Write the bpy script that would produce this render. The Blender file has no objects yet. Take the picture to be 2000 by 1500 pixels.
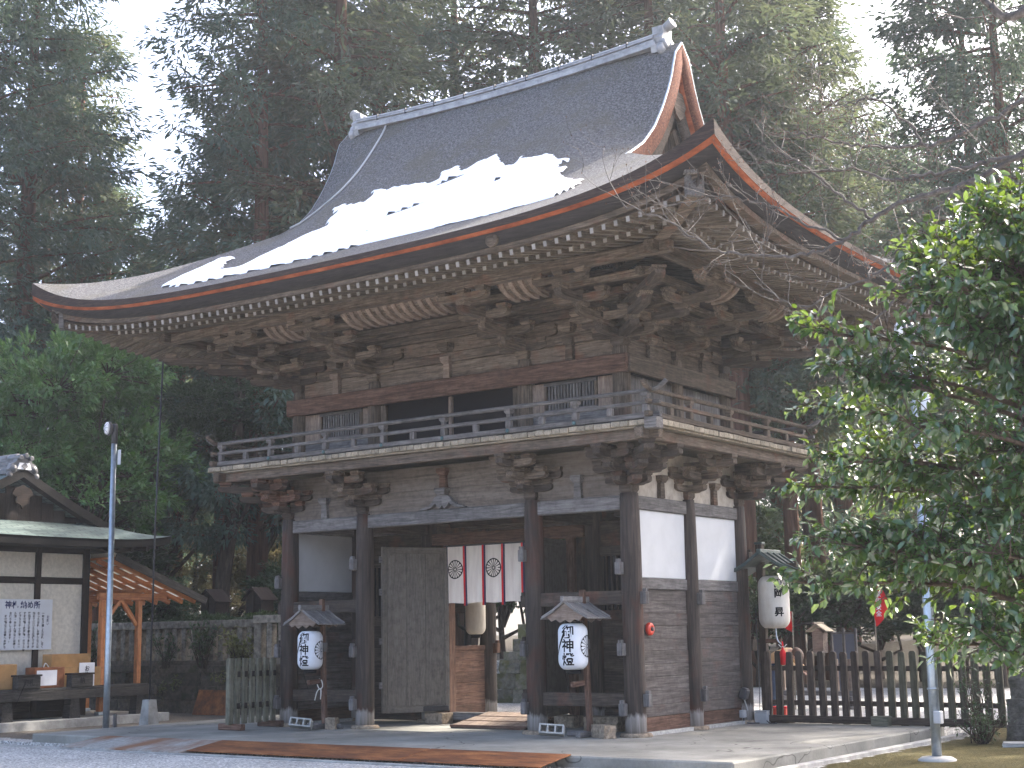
import bpy, math, random
import numpy as np
from mathutils import Vector, Matrix

# ------------------------------------------------------------------ camera
sc = bpy.context.scene
COL = sc.collection
CAM = (15.906, -20.120, 1.621)
YAW, PITCH, ROLL = 0.62212, 0.16948, -0.01656
_f = Vector((-math.sin(YAW)*math.cos(PITCH), math.cos(YAW)*math.cos(PITCH), math.sin(PITCH)))
_r = Vector((math.cos(YAW), math.sin(YAW), 0))
_u = _r.cross(_f)
_r2 = _r*math.cos(ROLL) + _u*math.sin(ROLL)
_u2 = -_r*math.sin(ROLL) + _u*math.cos(ROLL)
cam_d = bpy.data.cameras.new('camera')
cam_d.sensor_width = 36.0
cam_d.lens = 2850.46/2000*36
cam_d.clip_start = 0.2
cam_d.clip_end = 3000
cam = bpy.data.objects.new('camera', cam_d)
COL.objects.link(cam)
_m = Matrix.Identity(4)
for i in range(3):
    _m[i][0] = _r2[i]; _m[i][1] = _u2[i]; _m[i][2] = -_f[i]; _m[i][3] = CAM[i]
cam.matrix_world = _m
sc.camera = cam

# ------------------------------------------------------------------ light
SUN_EL = math.radians(40)
SUN_H = (0.3, 0.954)                       # horizontal direction towards the sun
SKY_STRENGTH = 0.15
SUN_STRENGTH = 2.8
EXPOSURE = 2.6
w = bpy.data.worlds.new('World'); sc.world = w
w.use_nodes = True
nt = w.node_tree; nt.nodes.clear()
_o = nt.nodes.new('ShaderNodeOutputWorld'); _b = nt.nodes.new('ShaderNodeBackground')
_s = nt.nodes.new('ShaderNodeTexSky'); _s.sky_type = 'NISHITA'; _s.sun_disc = False
_s.sun_elevation = SUN_EL
_s.sun_rotation = math.atan2(SUN_H[0], SUN_H[1])
_s.air_density = 0.6; _s.dust_density = 5.0; _s.ozone_density = 0.6; _s.altitude = 50
_b.inputs['Strength'].default_value = SKY_STRENGTH
nt.links.new(_s.outputs[0], _b.inputs[0]); nt.links.new(_b.outputs[0], _o.inputs[0])
sun_d = bpy.data.lights.new('sun', 'SUN'); sun_d.energy = SUN_STRENGTH
sun_d.angle = math.radians(0.53); sun_d.color = (1.0, 0.93, 0.83)
sun = bpy.data.objects.new('sun', sun_d); COL.objects.link(sun)
_h = Vector((SUN_H[0], SUN_H[1], 0)).normalized()
_d = _h*math.cos(SUN_EL) + Vector((0, 0, math.sin(SUN_EL)))
sun.rotation_euler = _d.to_track_quat('Z', 'Y').to_euler()
sun.location = _d*80
vs = sc.view_settings
vs.view_transform = 'Standard'; vs.look = 'None'; vs.exposure = EXPOSURE; vs.gamma = 1.0
vs.use_curve_mapping = False
cy = sc.cycles
cy.use_denoising = True
try: cy.denoiser = 'OPENIMAGEDENOISE'
except Exception: pass
cy.max_bounces = 6; cy.diffuse_bounces = 2; cy.glossy_bounces = 2; cy.transmission_bounces = 4
cy.transparent_max_bounces = 4; cy.volume_bounces = 0
cy.caustics_reflective = False; cy.caustics_refractive = False
cy.sample_clamp_indirect = 4.0
# ------------------------------------------------------------------ materials
def srgb(r, g, b):
    f = lambda c: (c/255/12.92 if c/255 <= 0.04045 else ((c/255+0.055)/1.055)**2.4)
    return (f(r), f(g), f(b), 1)
def c4(c): return tuple(c)+(1,) if len(c) == 3 else tuple(c)
class NT:
    def __init__(s, name):
        s.m = bpy.data.materials.new(name); s.m.use_nodes = True
        s.t = s.m.node_tree; s.t.nodes.clear()
        s.out = s.t.nodes.new('ShaderNodeOutputMaterial')
        s.b = s.t.nodes.new('ShaderNodeBsdfPrincipled')
        s.t.links.new(s.b.outputs[0], s.out.inputs[0])
    def n(s, typ, **kw):
        x = s.t.nodes.new(typ)
        for k, v in kw.items(): setattr(x, k, v)
        return x
    def l(s, a, b): s.t.links.new(a, b)
    def coords(s, scale=(1, 1, 1), kind='Object', rand=True):
        tc = s.n('ShaderNodeTexCoord'); mp = s.n('ShaderNodeMapping')
        mp.inputs['Scale'].default_value = scale
        src = tc.outputs[kind]
        if rand:
            oi = s.n('ShaderNodeObjectInfo'); ad = s.n('ShaderNodeVectorMath', operation='ADD')
            mu = s.n('ShaderNodeMath', operation='MULTIPLY'); mu.inputs[1].default_value = 37.0
            s.l(oi.outputs['Random'], mu.inputs[0]); s.l(src, ad.inputs[0]); s.l(mu.outputs[0], ad.inputs[1])
            src = ad.outputs[0]
        s.l(src, mp.inputs['Vector']); return mp.outputs[0]
    def noise(s, vec, scale=5, detail=4, rough=.6, dist=0):
        x = s.n('ShaderNodeTexNoise'); x.inputs['Scale'].default_value = scale
        x.inputs['Detail'].default_value = detail; x.inputs['Roughness'].default_value = rough
        x.inputs['Distortion'].default_value = dist
        s.l(vec, x.inputs['Vector']); return x.outputs['Fac']
    def ramp(s, fac, stops):
        x = s.n('ShaderNodeValToRGB'); e = x.color_ramp.elements
        while len(e) < len(stops): e.new(0.5)
        for i, (p, c) in enumerate(stops):
            e[i].position = p; e[i].color = c4(c)
        s.l(fac, x.inputs[0]); return x.outputs[0]
    def mix(s, fac, a, b, mode='MIX'):
        x = s.n('ShaderNodeMix', data_type='RGBA', blend_type=mode)
        if isinstance(fac, (int, float)): x.inputs[0].default_value = fac
        else: s.l(fac, x.inputs[0])
        for v, i in ((a, 6), (b, 7)):
            if isinstance(v, (tuple, list)): x.inputs[i].default_value = c4(v)
            else: s.l(v, x.inputs[i])
        return x.outputs[2]
    def vary(s, col, v=.35, h=.02):
        """per-piece brightness variation"""
        oi = s.n('ShaderNodeObjectInfo'); mr = s.n('ShaderNodeMapRange')
        mr.inputs[3].default_value = 1-v; mr.inputs[4].default_value = 1+v
        s.l(oi.outputs['Random'], mr.inputs[0])
        hs = s.n('ShaderNodeHueSaturation'); s.l(mr.outputs[0], hs.inputs['Value']); s.l(col, hs.inputs['Color'])
        return hs.outputs[0]
    def col(s, c):
        if isinstance(c, (tuple, list)): s.b.inputs['Base Color'].default_value = c4(c)
        else: s.l(c, s.b.inputs['Base Color'])
    def bump(s, h, strength=.4, dist=.02):
        x = s.n('ShaderNodeBump'); x.inputs['Strength'].default_value = strength
        x.inputs['Distance'].default_value = dist
        s.l(h, x.inputs['Height']); s.l(x.outputs[0], s.b.inputs['Normal'])
    def fin(s, rough=.8, spec=.3, metal=0):
        s.b.inputs['Roughness'].default_value = rough
        s.b.inputs['Specular IOR Level'].default_value = spec
        s.b.inputs['Metallic'].default_value = metal
        return s.m

def wood(name, dark, mid, light, axis='X', grain=14, vary=.28, stain=None, rough=.85, spec=.2, ends=False):
    dark, mid, light = [tuple(x*.78 for x in q) for q in (dark, mid, light)]
    a = NT(name)
    k = 0.07
    sc3 = {'X': (k, 1, 1), 'Y': (1, k, 1), 'Z': (1, 1, k)}[axis]
    v = a.coords(sc3)
    g1 = a.noise(v, grain, 6, .65, 1.2)
    g2 = a.noise(v, grain*4, 3, .6)
    m = a.n('ShaderNodeMath', operation='MULTIPLY_ADD'); m.inputs[1].default_value = .55
    a.l(g1, m.inputs[0])
    m2 = a.n('ShaderNodeMath', operation='MULTIPLY'); m2.inputs[1].default_value = .45
    a.l(g2, m2.inputs[0]); a.l(m2.outputs[0], m.inputs[2])
    c = a.ramp(m.outputs[0], [(.34, dark), (.5, mid), (.68, light)])
    v2 = a.coords((1, 1, 1))
    big = a.noise(v2, 1.7, 4, .6)
    if stain is not None:
        f = a.ramp(big, [(.56, (0, 0, 0)), (.72, (1, 1, 1))])
        c = a.mix(f, c, a.mix(.42, c, stain))
    sp = a.noise(v2, 9, 3, .7)
    f2 = a.ramp(sp, [(.3, (.62, .62, .62)), (.55, (1, 1, 1))])
    c = a.mix(.8, c, f2, 'MULTIPLY')
    if ends:          # pale weathered end grain
        tn = a.n('ShaderNodeTexCoord'); sx = a.n('ShaderNodeSeparateXYZ'); a.l(tn.outputs['Normal'], sx.inputs[0])
        ab = a.n('ShaderNodeMath', operation='ABSOLUTE'); a.l(sx.outputs[0], ab.inputs[0])
        c = a.mix(a.ramp(ab.outputs[0], [(.9, (0, 0, 0)), (.95, (1, 1, 1))]), c, (.24, .225, .21))
    c = a.vary(c, vary)
    a.col(c); a.bump(m.outputs[0], .55, .012)
    return a.fin(rough, spec)

M = {}
def build_mats():
    RED = (.16, .055, .03)
    for ax in 'XZ':
        M['wood'+ax] = wood('old_wood_'+ax, (.046, .034, .025), (.135, .102, .076), (.27, .212, .162), ax, stain=RED)
        M['board'+ax] = wood('wall_board_'+ax, (.09, .07, .056), (.165, .135, .11), (.24, .2, .168), ax, grain=7, vary=.1)
        M['shingle'+ax] = wood('shingle_'+ax, (.15, .135, .125), (.27, .25, .235), (.38, .355, .335), ax, vary=.12)
        M['raft'+ax] = wood('rafter_wood_'+ax, (.06, .047, .036), (.14, .112, .085), (.24, .2, .155), ax, ends=True)
        M['rib'+ax] = wood('rib_wood_'+ax, (.15, .105, .08), (.27, .2, .155), (.38, .3, .24), ax, vary=.15)
        M['door'+ax] = wood('door_wood_'+ax, (.13, .112, .093), (.195, .17, .143), (.265, .235, .2), ax, grain=22, vary=.06)
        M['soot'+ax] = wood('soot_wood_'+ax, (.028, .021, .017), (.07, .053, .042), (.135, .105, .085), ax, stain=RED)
        M['grey'+ax] = wood('grey_wood_'+ax, (.075, .068, .064), (.165, .152, .145), (.29, .27, .26), ax, vary=.2)
        M['red'+ax] = wood('red_wood_'+ax, (.05, .026, .018), (.15, .08, .055), (.27, .17, .125), ax)
        M['pale'+ax] = wood('pale_wood_'+ax, (.2, .165, .12), (.37, .315, .235), (.5, .43, .33), ax, vary=.22)
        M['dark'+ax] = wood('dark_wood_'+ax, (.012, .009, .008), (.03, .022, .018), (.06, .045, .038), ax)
        M['fence'+ax] = wood('fence_wood_'+ax, (.026, .018, .014), (.068, .049, .038), (.13, .1, .08), ax)
        M['orange'+ax] = wood('stained_wood_'+ax, (.4, .13, .045), (.62, .23, .08), (.72, .32, .13), ax, grain=9, vary=.12, rough=.6, spec=.35)
        M['plank'+ax] = wood('wall_plank_'+ax, (.055, .046, .04), (.13, .11, .1), (.225, .2, .18), ax, grain=10, vary=.16, stain=(.15, .06, .04))
    # columns: dark red-brown, pale weathered foot
    a = NT('column_wood')
    v = a.coords((1, 1, .06)); g = a.noise(v, 16, 6, .65, 1)
    c = a.ramp(g, [(.3, (.012, .009, .008)), (.5, (.036, .026, .021)), (.72, (.085, .06, .048))])
    big = a.noise(a.coords((1, 1, .4)), 2.2, 4, .6)
    f = a.ramp(big, [(.52, (0, 0, 0)), (.7, (.8, .8, .8))])
    c = a.mix(f, c, (.075, .022, .011))
    sep = a.n('ShaderNodeSeparateXYZ'); tc = a.n('ShaderNodeTexCoord'); a.l(tc.outputs['Object'], sep.inputs[0])
    ma = a.n('ShaderNodeMath', operation='MULTIPLY_ADD'); ma.inputs[1].default_value = .35
    a.l(a.noise(a.coords((1, 1, .2)), 7, 4, .7), ma.inputs[0]); a.l(sep.outputs[2], ma.inputs[2])
    ft = a.ramp(ma.outputs[0], [(.40, (1, 1, 1)), (.47, (0, 0, 0))])
    c = a.mix(ft, c, a.ramp(g, [(.3, (.17, .15, .13)), (.7, (.42, .39, .37))]))
    a.col(c); a.bump(g, .7, .02); M['column'] = a.fin(.75, .3)
    # cypress bark roof
    a = NT('bark_roof')
    v = a.coords((1, 1, 1), rand=False)
    n1 = a.noise(v, 26, 5, .8); n2 = a.noise(v, 1.1, 5, .65); n3 = a.noise(v, 75, 2, .7)
    c = a.ramp(n1, [(.36, (.03, .031, .033)), (.5, (.105, .107, .113)), (.64, (.27, .268, .27))])
    c = a.mix(a.ramp(n3, [(.5, (0, 0, 0)), (.62, (.7, .7, .7))]), c, (.17, .145, .125))
    c = a.mix(a.ramp(n2, [(.48, (0, 0, 0)), (.64, (.55, .55, .55))]), c, (.115, .105, .075))
    a.col(c); a.bump(n1, .9, .05); M['bark'] = a.fin(.85, .25)
    a = NT('bark_edge')
    v = a.coords((1, 1, 12), rand=False); n1 = a.noise(v, 6, 5, .7)
    c = a.ramp(n1, [(.3, (.018, .013, .012)), (.55, (.045, .032, .028)), (.75, (.1, .062, .045))])
    a.col(c); a.bump(n1, .6, .02); M['barkedge'] = a.fin(.9, .15)
    a = NT('cut_bark')
    v = a.coords((1, 1, 1), rand=False); n1 = a.noise(v, 30, 5, .7)
    c = a.ramp(n1, [(.3, (.05, .019, .012)), (.55, (.13, .05, .03)), (.75, (.22, .1, .06))])
    a.col(c); a.bump(n1, .5, .02); M['cutbark'] = a.fin(.9, .15)
    a = NT('red_strip')
    n1 = a.noise(a.coords((.3, .3, 1), rand=False), 8, 4, .7)
    c = a.ramp(n1, [(.3, (.13, .032, .014)), (.55, (.27, .07, .026)), (.75, (.38, .13, .06))])
    a.col(c); M['redstrip'] = a.fin(.8, .2)
    a = NT('dark_layer')
    n1 = a.noise(a.coords((.4, .4, 6), rand=False), 7, 5, .7)
    c = a.ramp(n1, [(.3, (.012, .012, .014)), (.6, (.035, .031, .032)), (.8, (.075, .06, .052))])
    a.col(c); a.bump(n1, .5, .02); M['darklayer'] = a.fin(.85, .2)
    def plain(name, c, rough=.7, spec=.3, var=.12, scale=6, metal=0, bump=.15, objvar=0):
        a = NT(name); n1 = a.noise(a.coords(), scale, 5, .65)
        k0 = tuple(x*(1-var*1.6) for x in c[:3]); k1 = tuple(min(1, x*(1+var)) for x in c[:3])
        cc = a.ramp(n1, [(.3, k0), (.65, k1)])
        if objvar: cc = a.vary(cc, objvar)
        a.col(cc)
        if bump: a.bump(n1, bump, .01)
        M[name] = a.fin(rough, spec, metal); return M[name]
    # white plaster / painted board
    a = NT('white_panel'); n1 = a.noise(a.coords(), 3, 5, .6); n2 = a.noise(a.coords(), 40, 2, .5)
    c = a.ramp(n1, [(.35, (.47, .475, .48)), (.6, (.51, .515, .52))])
    c = a.mix(a.ramp(n2, [(.2, (1, 1, 1)), (.27, (0, 0, 0))]), c, (.55, .53, .5))
    a.col(c); M['whitepanel'] = a.fin(.6, .3)
    plain('plaster', (.62, .58, .5), .9, .2, .1, 14, objvar=.05)
    plain('beige_board', (.4, .35, .29), .85, .2, .18, 5, objvar=.1)
    plain('concrete', (.33, .32, .295), .9, .2, .22, 3.5, bump=.25, objvar=.12)
    plain('block_concrete', (.4, .39, .36), .95, .15, .2, 18, bump=.5, objvar=.1)
    plain('tuff', (.27, .21, .15), .95, .1, .35, 14, bump=.9)
    plain('galvanised', (.36, .41, .45), .38, .5, .12, 9, metal=.75, bump=.05)
    plain('iron_dark', (.05, .05, .055), .5, .4, .2, 9, metal=.6)
    plain('copper_tile', (.23, .3, .28), .6, .4, .3, 5, bump=.2, objvar=.22)
    plain('roof_tile', (.13, .13, .135), .5, .45, .25, 6, bump=.2, objvar=.15)
    plain('ridge_tile', (.29, .295, .305), .45, .5, .25, 5, bump=.2, objvar=.1)
    plain('grey_plastic', (.42, .42, .42), .5, .4, .06, 6, bump=0)
    plain('dark_plastic', (.05, .05, .055), .4, .5, .06, 6, bump=0)
    plain('red_metal', (.55, .035, .015), .35, .5, .08, 6, bump=0)
    plain('red_cloth', (.62, .012, .018), .8, .2, .15, 4, bump=0)
    plain('navy_cloth', (.025, .022, .06), .8, .2, .15, 4, bump=0)
    plain('cardboard', (.42, .24, .1), .85, .2, .12, 4, bump=0, objvar=.08)
    plain('box_brown', (.24, .085, .035), .7, .3, .2, 8, bump=.1)
    plain('white_paper', (.75, .75, .78), .8, .2, .04, 6, bump=0)
    plain('black_ink', (.008, .008, .01), .8, .15, .2, 6, bump=0)
    plain('blue_ink', (.02, .03, .11), .8, .15, .2, 6, bump=0)
    plain('board_white', (.62, .65, .7), .45, .4, .04, 3, bump=0)
    plain('flesh', (.55, .34, .25), .6, .3, .06, 6, bump=0)
    plain('tan_jacket', (.6, .4, .22), .8, .2, .12, 5)
    plain('jeans', (.03, .05, .09), .85, .2, .2, 9)
    plain('hair', (.09, .035, .018), .5, .4, .3, 20)
    plain('snow', (.93, .94, .96), .6, .3, .015, 9, bump=.35)
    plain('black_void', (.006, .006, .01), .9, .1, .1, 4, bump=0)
    plain('rope_white', (.65, .63, .58), .8, .2, .1, 9, bump=0)
    plain('teal_metal', (.06, .12, .13), .5, .4, .2, 9, metal=.4)
    plain('tamagaki', (.21, .185, .145), .95, .15, .4, 7, bump=.5, objvar=.22)
    plain('bronze_green', (.05, .075, .072), .5, .45, .25, 7, metal=.2, bump=.1, objvar=.12)
    # mossy stone
    def stone(name, dark, light, moss, amt=.56):
        a = NT(name); v = a.coords(); n1 = a.noise(v, 9, 6, .7); n2 = a.noise(v, 2.6, 4, .6)
        c = a.ramp(n1, [(.3, dark), (.68, light)])
        c = a.mix(a.ramp(n2, [(amt-.06, (0, 0, 0)), (amt+.08, (.75, .75, .75))]), c, moss)
        c = a.vary(c, .3); a.col(c); a.bump(n1, .9, .04); M[name] = a.fin(.95, .15)
    stone('wallstone', (.035, .03, .024), (.12, .1, .075), (.03, .035, .014), .6)
    stone('courtstone', (.13, .125, .1), (.3, .28, .22), (.1, .11, .03), .5)
    stone('rightstone', (.04, .036, .03), (.14, .125, .105), (.03, .03, .02), .6)
    # gravel
    def gravel(name, lo, hi, tint):
        a = NT(name); v = a.coords(rand=False)
        vo = a.n('ShaderNodeTexVoronoi'); vo.inputs['Scale'].default_value = 34; a.l(v, vo.inputs['Vector'])
        sep = a.n('ShaderNodeSeparateColor'); a.l(vo.outputs['Color'], sep.inputs[0])
        c = a.ramp(sep.outputs[0], [(0, lo), (.7, tint), (1, hi)])
        n1 = a.noise(v, .5, 5, .6); c = a.mix(a.ramp(n1, [(.35, (0, 0, 0)), (.65, (.45, .45, .45))]), c, tuple(x*.62 for x in tint))
        inv = a.n('ShaderNodeMath', operation='SUBTRACT'); inv.inputs[0].default_value = 1; a.l(vo.outputs['Distance'], inv.inputs[1])
        a.col(c); a.bump(inv.outputs[0], .8, .025); M[name] = a.fin(.9, .2)
    gravel('gravel', (.13, .13, .135), (.5, .5, .5), (.29, .285, .28))
    # main ground: gravel, with earth on the far left edge and moss on the right
    a = NT('ground_mix'); v = a.coords(rand=False)
    vo = a.n('ShaderNodeTexVoronoi'); vo.inputs['Scale'].default_value = 38; a.l(v, vo.inputs['Vector'])
    sep = a.n('ShaderNodeSeparateColor'); a.l(vo.outputs['Color'], sep.inputs[0])
    c = a.ramp(sep.outputs[0], [(0, (.22, .213, .2)), (.6, (.52, .505, .475)), (1, (.8, .78, .74))])
    n1 = a.noise(v, .45, 5, .65)
    c = a.mix(a.ramp(n1, [(.4, (0, 0, 0)), (.7, (.4, .4, .4))]), c, (.15, .14, .125))
    va = a.n('ShaderNodeVertexColor'); va.layer_name = 'zone'
    sz = a.n('ShaderNodeSeparateColor'); a.l(va.outputs['Color'], sz.inputs[0])
    nz = a.noise(v, 3.5, 6, .7)
    def edge(ch):
        ad = a.n('ShaderNodeMath', operation='ADD'); a.l(ch, ad.inputs[0]); a.l(nz, ad.inputs[1])
        return a.ramp(ad.outputs[0], [(.92, (0, 0, 0)), (1.06, (1, 1, 1))])
    mossc = a.ramp(a.noise(v, 16, 5, .75), [(.3, (.025, .026, .009)), (.5, (.07, .058, .018)), (.7, (.13, .1, .042))])
    earth = a.ramp(a.noise(v, 22, 5, .75), [(.3, (.075, .064, .05)), (.7, (.22, .195, .165))])
    c = a.mix(edge(sz.outputs[0]), c, mossc); c = a.mix(edge(sz.outputs[1]), c, earth)
    c = a.mix(edge(sz.outputs[2]), c, (.035, .028, .018))
    inv = a.n('ShaderNodeMath', operation='SUBTRACT'); inv.inputs[0].default_value = 1; a.l(vo.outputs['Distance'], inv.inputs[1])
    a.col(c); a.bump(inv.outputs[0], .8, .025); M['ground'] = a.fin(.92, .15)
    # slab concrete: stains and pale traffic patches
    a = NT('slab_concrete'); v = a.coords(rand=False)
    n1 = a.noise(v, .9, 6, .62); n2 = a.noise(v, 22, 4, .7)
    c = a.ramp(n1, [(.3, (.165, .16, .138)), (.5, (.25, .242, .212)), (.68, (.345, .335, .295))])
    c = a.mix(.5, c, a.ramp(n2, [(.3, (.7, .7, .7)), (.6, (1, 1, 1))]), 'MULTIPLY')
    cr = a.n('ShaderNodeTexVoronoi', feature='DISTANCE_TO_EDGE'); cr.inputs['Scale'].default_value = .33
    dv = a.n('ShaderNodeVectorMath', operation='ADD'); nn = a.n('ShaderNodeTexNoise'); nn.inputs['Scale'].default_value = 1.3; a.l(v, nn.inputs['Vector'])
    a.l(v, dv.inputs[0]); a.l(nn.outputs['Color'], dv.inputs[1]); a.l(dv.outputs[0], cr.inputs['Vector'])
    c = a.mix(a.ramp(cr.outputs['Distance'], [(.0, (1, 1, 1)), (.004, (0, 0, 0))]), c, (.08, .075, .065))
    a.col(c); a.bump(n2, .25, .01); M['slab'] = a.fin(.9, .2)
    # rusty steel plate
    a = NT('rust'); v = a.coords((1, .25, 1)); n1 = a.noise(v, 5, 6, .7); n2 = a.noise(a.coords(), 30, 3, .7)
    c = a.ramp(n1, [(.32, (.06, .026, .015)), (.5, (.19, .066, .022)), (.68, (.33, .135, .045))])
    c = a.mix(.5, c, a.ramp(n2, [(.3, (.6, .6, .6)), (.6, (1, 1, 1))]), 'MULTIPLY')
    a.col(c); a.bump(n2, .3, .008); M['rust'] = a.fin(.85, .25)
    # lantern paper with fine ribs
    a = NT('lantern_paper'); tc = a.n('ShaderNodeTexCoord')
    wv = a.n('ShaderNodeTexWave', wave_type='BANDS', bands_direction='Z'); wv.inputs['Scale'].default_value = 22
    a.l(tc.outputs['Object'], wv.inputs['Vector'])
    c = a.ramp(wv.outputs['Fac'], [(.2, (.62, .64, .68)), (.7, (.8, .81, .83))])
    n1 = a.noise(a.coords(), 5, 4, .6); c = a.mix(.35, c, a.ramp(n1, [(.3, (.75, .74, .72)), (.6, (1, 1, 1))]), 'MULTIPLY')
    a.col(c); a.bump(wv.outputs['Fac'], .25, .006)
    a.b.inputs['Transmission Weight'].default_value = 0
    M['paper'] = a.fin(.6, .25)
    a = NT('old_paper'); tc = a.n('ShaderNodeTexCoord')
    wv = a.n('ShaderNodeTexWave', wave_type='BANDS', bands_direction='Z'); wv.inputs['Scale'].default_value = 16
    a.l(tc.outputs['Object'], wv.inputs['Vector'])
    c = a.ramp(wv.outputs['Fac'], [(.2, (.5, .45, .38)), (.7, (.64, .6, .53))])
    n1 = a.noise(a.coords((1, 1, .3)), 6, 5, .7); c = a.mix(.6, c, a.ramp(n1, [(.3, (.62, .57, .5)), (.6, (1, 1, 1))]), 'MULTIPLY')
    a.col(c); M['oldpaper'] = a.fin(.6, .3)
    # cloth
    a = NT('clear_sheet'); a.col((.75, .72, .66)); tr = a.n('ShaderNodeBsdfTranslucent'); tr.inputs[0].default_value = (.8, .76, .68, 1)
    mx = a.n('ShaderNodeMixShader'); mx.inputs[0].default_value = .75
    a.l(a.b.outputs[0], mx.inputs[1]); a.l(tr.outputs[0], mx.inputs[2]); a.l(mx.outputs[0], a.out.inputs[0]); M['clear_sheet'] = a.fin(.4, .4)
    a = NT('noren_cloth'); n1 = a.noise(a.coords((1, 1, .15)), 9, 4, .6)
    c = a.ramp(n1, [(.3, (.6, .55, .52)), (.6, (.74, .7, .66))]); a.col(c)
    tr = a.n('ShaderNodeBsdfTranslucent'); a.l(c, tr.inputs[0])
    mx = a.n('ShaderNodeMixShader'); mx.inputs[0].default_value = .35
    a.l(a.b.outputs[0], mx.inputs[1]); a.l(tr.outputs[0], mx.inputs[2]); a.l(mx.outputs[0], a.out.inputs[0])
    M['noren'] = a.fin(.9, .1)
    # foliage
    def leaf(name, c1, c2, c3, trans=(.1, .15, .02), rough=.5, spec=.4, brown=None, tf=.3, scale=.8):
        a = NT(name); v = a.coords(); n1 = a.noise(v, scale, 4, .65); n2 = a.noise(v, scale*9, 2, .6)
        c = a.ramp(n1, [(.32, c1), (.5, c2), (.7, c3)])
        c = a.mix(.7, c, a.ramp(n2, [(.3, (.55, .55, .55)), (.65, (1.3, 1.3, 1.3))]), 'MULTIPLY')
        if brown:
            n3 = a.noise(v, scale*.6, 5, .7)
            c = a.mix(a.ramp(n3, [(.54, (0, 0, 0)), (.66, (.8, .8, .8))]), c, brown)
        c = a.vary(c, .18)
        a.col(c)
        tr = a.n('ShaderNodeBsdfTranslucent'); tr.inputs[0].default_value = c4(trans)
        mx = a.n('ShaderNodeMixShader'); mx.inputs[0].default_value = tf
        a.l(a.b.outputs[0], mx.inputs[1]); a.l(tr.outputs[0], mx.inputs[2]); a.l(mx.outputs[0], a.out.inputs[0])
        M[name] = a.fin(rough, spec)
    leaf('conifer', (.032, .062, .052), (.05, .092, .072), (.082, .122, .09), (.12, .18, .1), .6, .3, brown=(.1, .058, .03))
    leaf('conifer_dry', (.04, .064, .052), (.066, .096, .068), (.1, .118, .08), (.14, .17, .08), .6, .3, brown=(.13, .07, .038))
    leaf('evergreen', (.03, .08, .028), (.06, .135, .042), (.11, .2, .07), (.1, .18, .03), .42, .45)
    leaf('dark_leaf', (.015, .034, .018), (.028, .055, .026), (.05, .08, .035), (.07, .11, .02), .45, .4)
    leaf('olive_leaf', (.07, .085, .028), (.12, .13, .045), (.18, .17, .07), (.16, .17, .04), .6, .3)
    leaf('pale_leaf', (.14, .13, .06), (.2, .17, .09), (.27, .2, .12), (.22, .2, .08), .7, .2)
    leaf('camellia', (.016, .044, .026), (.025, .066, .034), (.042, .09, .036), (.2, .3, .02), .2, .9, tf=.2, scale=1.5)
    a = NT('tree_bark'); v = a.coords((1, 1, .12)); n1 = a.noise(v, 12, 6, .7)
    c = a.ramp(n1, [(.3, (.02, .015, .012)), (.55, (.065, .048, .037)), (.75, (.13, .1, .08))]); a.col(a.vary(c, .25)); a.bump(n1, .8, .05)
    M['treebark'] = a.fin(.95, .1)
    a = NT('cedar_bark'); v = a.coords((1, 1, .08)); n1 = a.noise(v, 12, 6, .7)
    c = a.ramp(n1, [(.3, (.045, .024, .017)), (.55, (.125, .065, .045)), (.75, (.2, .12, .085))]); a.col(a.vary(c, .25)); a.bump(n1, .8, .05)
    M['cedarbark'] = a.fin(.95, .1)
    a = NT('cherry_twig'); n1 = a.noise(a.coords(rand=False), 14, 5, .7)
    c = a.ramp(n1, [(.3, (.035, .03, .028)), (.55, (.085, .073, .066)), (.75, (.18, .165, .155))]); a.col(c); a.bump(n1, .5, .01)
    M['twig'] = a.fin(.75, .3)
build_mats()
# ------------------------------------------------------------------ helpers
WM = {}                     # world matrices of created objects
I4 = Matrix.Identity(4)
def T(x, y, z): return Matrix.Translation((x, y, z))
def RZ(a): return Matrix.Rotation(a, 4, 'Z')
def RX(a): return Matrix.Rotation(a, 4, 'X')
def RY(a): return Matrix.Rotation(a, 4, 'Y')
def link(name, data, parent=None, mw=None):
    o = bpy.data.objects.new(name, data); COL.objects.link(o)
    mw = mw.copy() if mw is not None else I4.copy()
    WM[o.name] = mw
    if parent is not None:
        o.parent = parent
        o.matrix_parent_inverse = WM[parent.name].inverted()
    o.matrix_basis = mw
    return o
def tag(o, label, cat, group=None):
    o['label'] = label; o['category'] = cat
    if group: o['group'] = group
    return o
def thing(name, label, cat, loc=(0, 0, 0), group=None):
    return tag(link(name, None, None, T(*loc)), label, cat, group)
def struct(o): o['kind'] = 'structure'; return o
def stuff(o): o['kind'] = 'stuff'; return o
def mesh(name, v, f, mat, smooth=False):
    me = bpy.data.meshes.new(name)
    me.from_pydata([tuple(p) for p in v], [], [tuple(q) for q in f])
    ms = mat if isinstance(mat, (list, tuple)) else [mat]
    for m in ms: me.materials.append(M[m] if isinstance(m, str) else m)
    if smooth: me.polygons.foreach_set('use_smooth', [True]*len(me.polygons))
    me.update(); return me
def npmesh(name, V, F, mat, smooth=False):
    """fast mesh from numpy arrays; F is (n,3) or (n,4)"""
    me = bpy.data.meshes.new(name); n, k = F.shape
    me.vertices.add(len(V)); me.vertices.foreach_set('co', np.ascontiguousarray(V, np.float32).ravel())
    me.loops.add(n*k); me.loops.foreach_set('vertex_index', np.ascontiguousarray(F, np.int32).ravel())
    me.polygons.add(n); me.polygons.foreach_set('loop_start', np.arange(0, n*k, k, dtype=np.int32))
    if smooth: me.polygons.foreach_set('use_smooth', np.ones(n, bool))
    me.materials.append(M[mat]); me.update(calc_edges=True); return me
_cache = {}
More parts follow.
